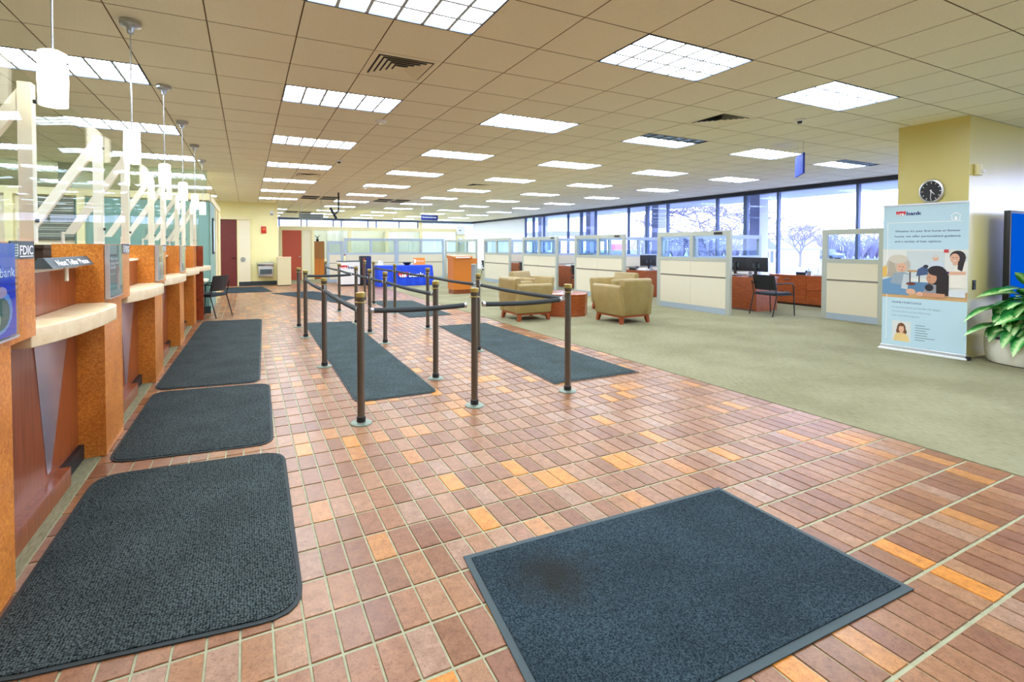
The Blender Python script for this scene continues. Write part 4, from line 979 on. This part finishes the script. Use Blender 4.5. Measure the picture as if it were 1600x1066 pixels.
def clutter(loc, kind, label):
    if kind == 'tray':
        t = thing('paper_tray', label, 'paper tray', loc, 0, 'desk clutter'); BX(-.12, .12, -.16, .16, 0, .012).build('tray', M['greyplas'], t); BX(-.11, .11, -.15, .15, .012, .05).build('paper_stack', M['papers'], t)
    elif kind == 'phone':
        t = thing('desk_phone', label, 'telephone', loc, .3, 'desk clutter'); MB().prism([(-.1, 0), (.1, 0), (.1, .02), (-.1, .07)], 'y', -.1, .1).build('phone_base', M['blk'], t); MB().tube([(-.06, -.1, .08), (0, -.1, .1), (.06, -.1, .06)], .022, 8).build('handset', M['blk'], t, True)
    elif kind == 'cup':
        t = thing('pen_cup', label, 'cup', loc, 0, 'desk clutter'); MB().lathe([(.035, 0), (.04, .1), (.036, .1), (.032, .01)], n=14).build('cup', M['greyplas'], t, True)
        MB().cyl((0, 0, .01), (.02, .015, .17), .004, n=6).cyl((0, 0, .01), (-.02, .01, .16), .004, n=6).build('pens', M['blueplas'], t)
    elif kind == 'keys':
        t = thing('keyboard', label, 'keyboard', loc, 0, 'desk clutter'); BX(-.07, .07, -.2, .2, 0, .02).build('key_bed', M['greyplas'], t); BX(-.06, .06, -.19, .19, .02, .027).build('keys', M['blk'], t)
    elif kind == 'printer':
        t = thing('printer', label, 'printer', loc, 0, 'desk clutter'); BX(-.16, .16, -.2, .2, 0, .17).build('printer_body', M['blk'], t, bev=.012); BX(-.2, -.1, -.12, .12, .06, .075).build('paper_tray', M['slate'], t); BX(-.12, .14, -.18, .18, .17, .185).build('scanner_lid', M['slate'], t)
    elif kind == 'frame':
        t = thing('photo_frame', label, 'picture frame', loc, 0, 'desk clutter'); MB().frame((0, 0, 0), (0, 1, 0), (.25, 0, 1), -.08, .08, 0, .2, -.008, .008).build('frame', M['silver'], t); MB().frame((-.01, 0, .01), (0, 1, 0), (.25, 0, 1), -.06, .06, .02, .17, -.008, -.004).build('photo', M['papers'], t)
    return t
clutter((10.55, 7.1, .745), 'keys', 'keyboard behind the right monitor on the near desk')
clutter((10.54, 7.55, .745), 'tray', 'grey paper tray behind the left monitor on the near desk')
clutter((10.3, 6.95 + .3, .745), 'cup', 'pen cup beside the right monitor on the near desk')
clutter((12.2, 7.25, .73), 'phone', 'black telephone on the credenza below the windows')
clutter((12.2, 6.95, .73), 'frame', 'silver photo frame on the credenza below the windows')
clutter((12.2, 6.75, .73), 'tray', 'paper tray on the credenza, right of the photo frame')
clutter((12.2, 7.08, .73), 'cup', 'pen cup on the credenza next to the telephone')
clutter((12.25, 6.28, .73), 'printer', 'black printer at the right end of the credenza')
clutter((10.15, 10.35, .745), 'tray', 'paper tray on the desk of the second cubicle')
clutter((10.12, 10.72, .745), 'phone', 'black telephone on the desk of the second cubicle')
clutter((10.2, 10.14, .745), 'cup', 'pen cup on the desk of the second cubicle')
clutter((12.2, 9.7, .73), 'printer', 'black printer on the credenza of the second cubicle')
clutter((10.1, 13.75, .745), 'tray', 'paper tray on the desk of the third cubicle')

# ------------------------------------------------------------------ lobby things further back
t = thing('lectern', 'orange burl lectern with dark base standing before the far cubicles', 'lectern', (5.83, 13.45, 0))
BX(-.3, .28, -.16, .3, .13, 1.06).build('body', M['shelfw'], t); BX(-.28, .26, -.13, .28, 0, .13).build('plinth', M['cherry'], t)
MB().prism([(-.2, 1.06), (.34, 1.06), (.34, 1.16), (-.2, 1.13)], 'x', -.32, .3).build('slanted_top', M['shelfw'], t); BX(-.25, .22, -.215, -.205, 1.08, 1.11).build('leaflet_strip', M['papers'], t)
BX(.3, .5, -.1, .25, .9, 1.06).build('side_shelf', M['shelfw'], t); BX(.34, .5, .0, .3, 0, .86).build('side_cabinet', M['greyplas'], t)
t = thing('draped_table', 'folding table under a royal blue cloth with bank lettering', 'table', (5.2, 17.0, 0))
cl = MB(); nx = 40
ring = []
for i in range(nx):
    ring.append((-1.0 + 2.0 * i / (nx - 1), 0.0))
vs = []
for zi, z in enumerate((.735, .72, .36, .01)):
    for i in range(nx + 1):
        x = -1.0 + 2.0 * i / nx; fl_ = (zi >= 2) * (.015 + .02 * (zi == 3)) * math.sin(i * 1.1) + (.0 if zi < 2 else .02 * zi)
        vs.append((x * (1 + .018 * zi), -.01 - fl_ - .01 * zi, z))
fs = [(r_ * (nx + 1) + i, r_ * (nx + 1) + i + 1, (r_ + 1) * (nx + 1) + i + 1, (r_ + 1) * (nx + 1) + i)[::-1] for r_ in range(3) for i in range(nx)]
cl.add(vs, fs); cl.add([(-1, -.01, .735), (1, -.01, .735), (1, .7, .735), (-1, .7, .735), (-1.05, .74, .01), (1.05, .74, .01), (-1.054, -.08, .01), (1.054, -.08, .01)], [(0, 1, 2, 3), (0, 3, 4, 6), (1, 7, 5, 2), (3, 2, 5, 4)])
cl.build('blue_cloth', M['royal'], t)
BX(-.97, .97, .02, .68, .7, .728).build('tabletop', M['white'], t)
for x in (-.9, .9):
    for y in (.08, .62): MB().cyl((x, y, 0), (x, y, .7), .015, n=8).build('leg', M['greyplas'], t)
def logo(parent, o, r, u, w_, h_, off=None, bank='navy', us='whiteink', d=.003):
    b = MB(); flat(b, o, r, u, shield(0, -.12 * h_, .38 * w_, 1.25 * h_), d); b.build('logo_shield', M['redink'], parent, off=off)
    b = MB(); text(b, 'us', Vector(o) + Vector(r) * .05 * w_, r, u, h_ * 1.1, d + .002, .03, width=.27 * w_); b.build('logo_us', M[us], parent, off=off)
    b = MB(); text(b, 'bank', Vector(o) + Vector(r) * .41 * w_, r, u, h_ * 1.25, d + .002, .03, width=.59 * w_); b.build('logo_bank', M[bank], parent, off=off)
logo(t, (-.32, -.1, .33), (1, 0, 0), (0, 0, 1), .98, .17, None, 'whiteink')
t = thing('welcome_kiosk', 'pale grey kiosk with a bank logo, left of the blue table', 'kiosk', (3.33, 17.75, 0))
BX(-.37, .37, 0, .45, .06, .88).build('body', M['white'], t); BX(-.39, .39, -.02, .47, .88, .91).build('top', M['slate'], t); BX(-.35, .35, .02, .43, 0, .06).build('plinth', M['blk'], t)
logo(t, (-.33, 0, .63), (1, 0, 0), (0, 0, 1), .66, .11)
o = thing('figurine', 'small cream and brown ornament on top of the pale kiosk', 'ornament', (3.2, 17.95, .91)); MB().lathe([(.04, 0), (.03, .05), (.045, .1), (.03, .16), (.01, .19)], n=12).build('body', M['cream'], o, True); MB().lathe([(.02, .19), (.03, .22), (.01, .25)], n=10).build('head', M['footw'], o, True)
t = thing('display_tower', 'dark navy display tower between the kiosk and blue table', 'display', (3.92, 17.8, 0))
BX(-.19, .19, 0, .3, 0, 1.08).build('body', M['blk'], t, bev=.02); BX(.02, .2, -.008, 0, .1, 1.05).build('blue_side', M['navy'], t)
b = MB(); flat(b, (-.1, -.003, .2), (1, 0, 0), (0, 0, 1), rc(0, .08, 0, .8), .002, (150, 60, 70)); flat(b, (-.08, -.003, .75), (1, 0, 0), (0, 0, 1), ell(.03, .05, .03, .05), .004, (236, 226, 220)); flat(b, (-.08, -.003, .5), (1, 0, 0), (0, 0, 1), ell(.03, .05, .03, .05), .004, (226, 200, 200)); b.build('printed_strip', M['ink'], t)
t = thing('small_bowl', 'small black bowl on the blue table', 'bowl', (5.35, 17.35, .7365)); MB().lathe([(.08, 0), (.17, .1), (.16, .1), (.07, .015)], n=18).build('bowl', M['blk'], t, True)
t = thing('counter_card', 'orange card sign with white print on the blue table', 'sign', (5.85, 17.4, .7365)); MB().frame((0, 0, 0), (1, 0, 0), (0, .2, 1), -.23, .23, 0, .27, -.006, .006).build('card', M['orange'], t)
b = MB(); text(b, 'Welcome', (-.1, .015, .12), (1, 0, 0), (0, .2, 1), .08, .012, .01, width=.28); flat(b, (0, 0, 0), (1, 0, 0), (0, .2, 1), [(-.21, .05), (-.12, .1), (-.12, .2), (-.21, .23)], .01); b.build('card_print', M['whiteink'], t)
t = thing('leaflet_stand', 'clear leaflet stand at the left end of the blue table', 'stand', (4.35, 17.3, .7365)); MB().frame((0, 0, 0), (1, 0, 0), (0, .25, 1), -.1, .1, 0, .18, -.004, .004).build('clear_panel', M['cpane'], t); MB().frame((0, 0, .01), (1, 0, 0), (0, .25, 1), -.08, .08, 0, .1, .006, .01).build('leaflets', M['papers'], t)
t = thing('low_cabinet', 'plain tan cabinet before the red office door', 'cabinet', (1.22, 18.85, 0)); BX(-.24, .22, 0, .45, .03, 1.02).build('body', M['tan'], t); BX(-.25, .23, -.01, .46, 1.02, 1.045).build('top', M['stone'], t); BX(-.22, .2, .02, .43, 0, .03).build('plinth', M['blk'], t)
t = thing('wardrobe', 'two-door orange wood wardrobe inside the far office', 'cabinet', (2.85, 22.3, 0))
BX(-.24, .24, .02, .5, 0, 1.66).build('body', M['cherry2'], t); BX(-.235, -.004, 0, .02, .04, 1.64).build('door', M['shelfw'], t); BX(.004, .235, 0, .02, .04, 1.64).build('door', M['shelfw'], t)
t = thing('potted_sprig', 'small dark potted sprig on top of the orange wardrobe', 'plant', (2.82, 22.5, 1.66)); MB().lathe([(.05, 0), (.07, .1), (.06, .1)], n=12).build('pot', M['blk'], t, True)
b = MB()
for k in range(9): a = k * .7; b.tube([(0, 0, .08), (.06 * math.cos(a), .06 * math.sin(a), .2), (.16 * math.cos(a), .16 * math.sin(a), .28 + .03 * (k % 3))], [.008, .006, .002], 5)
b.build('twigs', M['slate'], t)
# corridor wall fittings
t = thing('drinking_fountain', 'stainless drinking fountain on the yellow corridor wall', 'fountain', (.61, 19.55, .3))
MB().prism([(-.02, 0), (-.34, .04), (-.36, .42), (-.02, .42)], 'x', -.25, .24).build('body', M['silver'], t, bev=.01)
MB().prism([(0, .42), (-.4, .42), (-.42, .5), (-.36, .54), (0, .56)], 'x', -.28, .27).build('basin', M['steel'], t, bev=.012); MB().tube([(.18, -.1, .54), (.18, -.1, .6), (.14, -.14, .62)], .01, 8).build('spout', M['steel'], t, True); BX(-.2, .2, -.375, -.345, .12, .3).build('grille', M['slate'], t)
t = thing('fire_alarm', 'red fire alarm on the yellow corridor wall', 'alarm', (.555, 19.55, 1.92)); BX(-.085, .085, -.06, 0, 0, .25).build('housing', M['firered'], t, bev=.01); BX(-.03, .04, -.085, -.06, .1, .19).build('strobe_lens', M['orange'], t)
t = thing('wall_speaker', 'small white speaker high on the yellow corridor wall', 'speaker', (.83, 19.55, 2.58)); BX(-.06, .06, -.09, 0, 0, .16).build('housing', M['white'], t, bev=.015); BX(-.04, .04, -.095, -.088, .02, .06).build('grille', M['slate'], t)
t = thing('wall_clock', 'small round clock on the cream post of the far offices', 'clock', (9.5, 21.94, 1.72)); MB().cyl((0, 0, 0), (0, -.03, 0), .15, n=24).build('clock_case', M['silver'], t, True); MB().cyl((0, -.03, 0), (0, -.034, 0), .13, n=24).build('clock_face', M['white'], t, True)
t = thing('wall_box', 'white square box high on the cream post of the far offices', 'box', (9.5, 21.94, 2.02)); BX(-.22, .2, -.08, 0, 0, .4).build('housing', M['white'], t, bev=.01); BX(-.1, .0, -.085, -.08, .18, .22).build('label_plate', M['slate'], t)

# ------------------------------------------------------------------ column fittings
t = thing('wall_clock', 'round silver clock with black face on the yellow column', 'clock', (8.12, 3.19, 2.14)); 
MB().lathe([(.0, 0), (.152, 0), (.157, .012), (.15, .034), (.132, .038), (.13, .022), (0.001, .022)], n=36).build('clock_case', M['silver'], t, True)
t.rotation_euler = (0, -PI / 2, 0); t.scale = (1, .84, 1)
MB().cyl((0, 0, .022), (0, 0, .024), .13, n=32).build('clock_face', M['blk'], t, True)
# after the turn: local z points to -x of the room, local x points up
def hand(ang, L, w_, z, nm):
    c_, s_ = math.cos(ang), math.sin(ang)                # ang clockwise from 12 as the room sees it; screen right is -y
    p = [(-.02, -w_), (-.02, w_), (L, w_ * .6), (L, -w_ * .6)]
    MB().add([(a * c_ - q * s_, -(a * s_ + q * c_), z) for a, q in p], [(3, 2, 1, 0)]).build(nm, M['whiteink'], t)
hand(math.radians(135), .06, .006, .0255, 'hour_hand'); hand(math.radians(184), .1, .005, .0262, 'minute_hand')
b = MB()
for k in range(12):
    a = k * PI / 6; c_, s_ = math.cos(a), math.sin(a)
    b.add([(r_ * c_ - q * s_, -(r_ * s_ + q * c_), .0248) for r_, q in ((.1, -.004), (.1, .004), (.122, .004), (.122, -.004))], [(3, 2, 1, 0)])
b.build('hour_marks', M['whiteink'], t)
t = thing('wall_strobe', 'small cream strobe box high on the right side of the column', 'alarm', (8.3, 2.83, 2.31)); BX(-.07, .05, -.05, 0, 0, .14).build('housing', M['cream'], t, bev=.008); BX(.0, .04, -.075, -.05, .03, .07).build('strobe_lens', M['white'], t)
t = thing('wall_switch', 'small dark switch plate on the column above the plant', 'switch', (8.3, 2.83, .87)); BX(-.035, .035, -.012, 0, 0, .12).build('plate', M['blk'], t); BX(-.01, .01, -.02, -.012, .04, .08).build('toggle', M['slate'], t)

# ------------------------------------------------------------------ roll-up banner
B0 = Vector((7.97, 3.665, 0)); B1 = Vector((8.045, 2.79, 0)); br = (B1 - B0).normalized(); BL = (B1 - B0).length
t = thing('roll_up_banner', 'light blue roll-up banner with bank logo and family photo', 'banner', B0[:])
o = (0, 0, 0); up = (0, 0, 1)
MB().frame(o, br, up, -.01, BL + .01, 0, .03, -.05, .05).build('base_tray', M['white'], t, bev=.01)
MB().frame(o, br, up, 0, BL, .03, .07, -.03, .012).build('base_housing', M['silver'], t, bev=.008)
MB().frame(o, br, up, BL - .005, BL + .03, .005, .05, -.04, .03).build('end_cap', M['blk'], t)
MB().frame(o, br, up, .015, BL - .005, .07, 1.965, -.002, .002).build('graphic_sheet', M['ltblue'], t)
MB().frame(o, br, up, .008, BL, 1.962, 1.985, -.012, .012).build('top_bar', M['silver'], t)
MB().frame(o, br, up, BL / 2 - .012, BL / 2 + .012, .07, 1.96, -.04, -.016).build('support_pole', M['silver'], t)
def bt(f): return .07 + (1 - f) * 1.895              # f: fraction from the top of the sheet
def bu(f): return .015 + f * (BL - .02)
Bo = lambda u_, f: br * bu(u_) + Vector((0, 0, bt(f)))
logo(t, Bo(.16, .068), br, up, .27, .05)
b = MB()
for k, (s_, wd_) in enumerate((("Whether it's your first home or forever", .655), ('home, we offer personalized guidance', .655), ('and a variety of loan options.', .48))):
    text(b, s_, Bo(.15, .188 + k * .036), br, up, .036, .003, .012, width=wd_)
text(b, 'HOME MORTGAGE', Bo(.13, .695), br, up, .036, .003, .0, width=.31)
b.build('banner_lettering', M['navy'], t)
b = MB()
for k, (s_, wd_) in enumerate((('Private Residential and Jumbo Mortgages', .5), ('Construction and Lot Financing', .4), ('FHA and VA Programs', .29))):
    text(b, s_, Bo(.13, .728 + k * .03), br, up, .028, .003, .0, width=wd_)
for k, wd_ in enumerate((.1, .15, .11, .13, .125, .2, .1)):
    flat(b, Bo(.42, .845 + k * .017), br, up, [(x + .0, y) for x, y in rc(0, wd_, 0, .009)], .003)
b.build('small_print', M['greytxt'], t)
b = MB()
flat(b, Bo(.06, .122), br, up, rc(0, .86 * BL, 0, .006), .0025); flat(b, Bo(.055, .955), br, up, rc(0, .006, 0, 1.58), .0045)
c_ = Bo(.86, .095)
flat(b, c_, br, up, [(-.055, .02), (0, .065), (.055, .02), (.045, .02), (0, .055), (-.045, .02)], .0025); flat(b, c_, br, up, rc(-.04, -.033, -.03, .02), .0025); flat(b, c_, br, up, rc(.033, .04, -.03, .02), .0025); flat(b, c_, br, up, rc(-.04, .04, -.034, -.028), .0025); flat(b, c_, br, up, rc(-.01, .01, -.028, .01), .0025)
b.build('white_linework', M['whiteink'], t)
b = MB(); skin = (226, 176, 148); skin2 = (206, 150, 118)
P = []
P += [((226, 226, 220), rc(0, 1, .18, 1)), ((214, 170, 116), rc(0, 1, 0, .18)), ((206, 214, 216), rc(.3, .75, .42, .97)), ((196, 150, 104), rc(.3, .46, .54, .58)), ((60, 48, 44), rc(.34, .355, .2, .54)), ((60, 48, 44), rc(.45, .465, .2, .54))]
P += [((206, 216, 228), [(.56, .52), (.74, .52), (.73, .72), (.66, .78), (.58, .72)]), (skin, ell(.645, .83, .035, .06)), ((210, 206, 200), ell(.645, .87, .036, .035)), ((70, 90, 130), [(.42, .46), (.56, .5), (.56, .62), (.5, .66), (.44, .6)]), ((40, 44, 60), ell(.535, .66, .03, .035))]
P += [((92, 132, 170), [(.3, .12), (.66, .12), (.6, .34), (.3, .34)]), ((110, 150, 186), [(.0, .06), (.34, .06), (.3, .34), (.12, .42), (0, .36)])]
P += [((196, 186, 172), ell(.2, .68, .15, .2)), ((180, 168, 150), [(.06, .42), (.2, .42), (.14, .78), (.08, .74)]), (skin, ell(.24, .63, .065, .1)), ((210, 200, 184), ell(.2, .8, .12, .09)), ((150, 166, 178), [(.1, .3), (.26, .26), (.34, .5), (.26, .54), (.14, .5)]), ((196, 204, 208), [(.24, .2), (.32, .18), (.34, .48), (.27, .5)]), (skin, ell(.36, .14, .06, .06)), ((232, 186, 96), [(0, .42), (.06, .44), (.06, .64), (.02, .66), (0, .6)]), ((120, 60, 40), ell(.36, .3, .06, .03))]
P += [((236, 230, 218), [(.78, .26), (.99, .26), (1, .78), (.9, .74), (.8, .5)]), (skin, [(.84, .7), (.9, .7), (.92, .8), (.84, .8)]), ((44, 34, 40), ell(.89, .87, .085, .11)), ((44, 34, 40), [(.9, .9), (.89, .62), (.94, .58), (.98, .86)]), (skin, ell(.86, .83, .052, .095)), (skin, [(.72, .5), (.98, .52), (.98, .58), (.72, .57)]), ((70, 60, 120), rc(.7, .8, .53, .57)), ((206, 60, 70), rc(.74, .79, .94, 1.0))]
P += [((38, 30, 34), ell(.68, .42, .12, .26)), ((38, 30, 34), [(.62, .1), (.8, .1), (.8, .5), (.62, .5)]), (skin2, ell(.605, .43, .06, .11)), ((38, 30, 34), ell(.66, .58, .1, .1)), ((150, 150, 160), [(.5, .12), (.66, .12), (.66, .3), (.56, .32)]), ((44, 40, 50), ell(.58, .24, .05, .07)), (skin2, [(.44, .06), (.76, .05), (.76, .13), (.5, .14), (.44, .12)]), (skin, ell(.47, .1, .04, .05)), ((220, 226, 232), rc(.8, .98, .08, .2))]
P += [((90, 60, 56), ell(.222, .645, .008, .008)), ((90, 60, 56), ell(.262, .64, .008, .008)), ((190, 90, 90), [(.225, .585), (.27, .582), (.25, .57)]), ((60, 40, 40), ell(.845, .845, .007, .007)), ((60, 40, 40), ell(.88, .845, .007, .007)), ((240, 232, 228), [(.84, .79), (.885, .792), (.862, .775)]), ((60, 40, 36), ell(.582, .45, .007, .009)), ((176, 84, 80), [(.575, .38), (.6, .378), (.588, .366)])]
art(b, Bo(0, .655), br, up, BL - .02, 1.895 * .345, P)
b.build('family_photo', M['ink'], t)
b = MB()
art(b, Bo(.135, .965), br, up, .2, .27, [((226, 226, 222), rc(0, 1, 0, 1)), ((110, 70, 46), ell(.5, .62, .24, .3)), ((120, 78, 50), ell(.34, .5, .12, .14)), ((120, 78, 50), ell(.68, .48, .12, .12)), ((236, 206, 140), [(.08, 0), (.94, 0), (.84, .3), (.64, .42), (.36, .42), (.16, .3)]), ((232, 182, 152), [(.42, .36), (.6, .36), (.58, .5), (.44, .5)]), ((236, 188, 158), ell(.51, .62, .14, .19)), ((180, 70, 70), ell(.51, .54, .05, .015)), ((70, 46, 36), ell(.45, .66, .02, .014)), ((70, 46, 36), ell(.57, .66, .02, .014)), ((120, 78, 50), ell(.5, .82, .18, .08))])
b.build('portrait_photo', M['ink'], t)

# ------------------------------------------------------------------ tv and planter
t = thing('tv_display', 'large tv with blue screen on a stand at the right edge', 'tv', (9.3, 2.62, 0))
BX(-.65, .65, 0, .06, .72, 1.87).build('tv_body', M['blk'], t, bev=.006); BX(-.615, .615, -.004, 0, .755, 1.835).build('tv_screen', M['screen'], t)
MB().cyl((-.03, -.004, 1.42), (-.03, -.006, 1.42), .16, n=40).build('screen_ring', M['screenwht'], t, True); MB().cyl((-.03, -.006, 1.42), (-.03, -.008, 1.42), .142, n=40).build('screen_disc', M['screenred'], t, True)
BX(-.05, .05, .06, .1, .02, 1.3).build('stand_column', M['blk'], t); BX(-.45, .45, -.02, .16, 0, .02).build('stand_foot', M['blk'], t)
pc = Vector((8.47, 2.34, 0))
t = thing('planter', 'round white planter at the right edge, filled with a leafy plant', 'planter', pc[:])
MB().lathe([(.375, 0), (.38, .015)], n=36).build('foot_ring', M['blk'], t, True)
MB().lathe([(.385, .015), (.405, .06), (.418, .16), (.42, .3), (.405, .3), (.395, .26), (.02, .26)], n=40).build('bowl', M['pot'], t, True); MB().cyl((0, 0, .255), (0, 0, .268), .39, n=30).build('soil', M['soil'], t)
pl = thing('leafy_plant', 'variegated green dumb cane plant growing in the white planter', 'plant', (pc.x, pc.y, .262))
rnd = random.Random(5)
def leaf_mesh(L, W, curl, name='leaf'):
    b = MB(); n = 8; vs = []
    for i in range(n + 1):
        s_ = i / n; wd_ = W * (math.sin(PI * min(1, s_ ** .75)) ** .8) * (1 - .15 * s_) if 0 < i < n else .001
        x = L * s_; z = -curl * s_ * s_ * L
        vs += [(x, -wd_, z + wd_ * .35), (x, 0, z), (x, wd_, z + wd_ * .35)]
    fs = []
    for i in range(n): q = i * 3; fs += [(q, q + 1, q + 4, q + 3), (q + 1, q + 2, q + 5, q + 4)]
    b.add(vs, fs); me = b.mesh(name, M['leaf'], True); return me
LM = [leaf_mesh(.3, .092, .2), leaf_mesh(.35, .104, .35), leaf_mesh(.25, .082, .15), leaf_mesh(.36, .1, .5)]; LL = [.3, .35, .25, .36]
stems = MB()
made = 0
while made < 130:
    a = rnd.uniform(0, 2 * PI) if made % 2 else math.radians(rnd.uniform(100, 255)); rr = rnd.uniform(.03, .36); el = rnd.uniform(-1.0, .3) if rr > .12 else rnd.uniform(-.4, .9)
    h_ = rnd.uniform(.14, .58) * (1.2 - rr)
    yaw = a + rnd.uniform(-.6, .6); q = rnd.randrange(4); s_ = rnd.uniform(.8, 1.15)
    p = Vector((rr * math.cos(a), rr * math.sin(a), h_)); tip = p + Vector((math.cos(yaw), math.sin(yaw), 0)) * math.cos(el) * LL[q] * s_
    if tip.y > (.2 if tip.x > -.1 else .4) and not (tip.x < -.54 and tip.y < .72 and p.x < -.2): continue
    tz = h_ + math.sin(el) * LL[q] * s_ * 1.3
    if tz < (.06 if tip.x ** 2 + tip.y ** 2 < .2 else -.14): continue
    made += 1
    base = Vector((p.x * .55, p.y * .55, 0))
    stems.tube([base, (base + p) / 2 + Vector((0, 0, .05)), p], [.008, .007, .004], 5)
    o = link(bpy.data.objects.new('leaf', LM[q]), pl)
    o.location = p; o.scale = (s_, s_, s_); o.rotation_euler = (rnd.uniform(-.5, .5), -el, yaw)
stems.build('stems', M['stem'], pl, True)
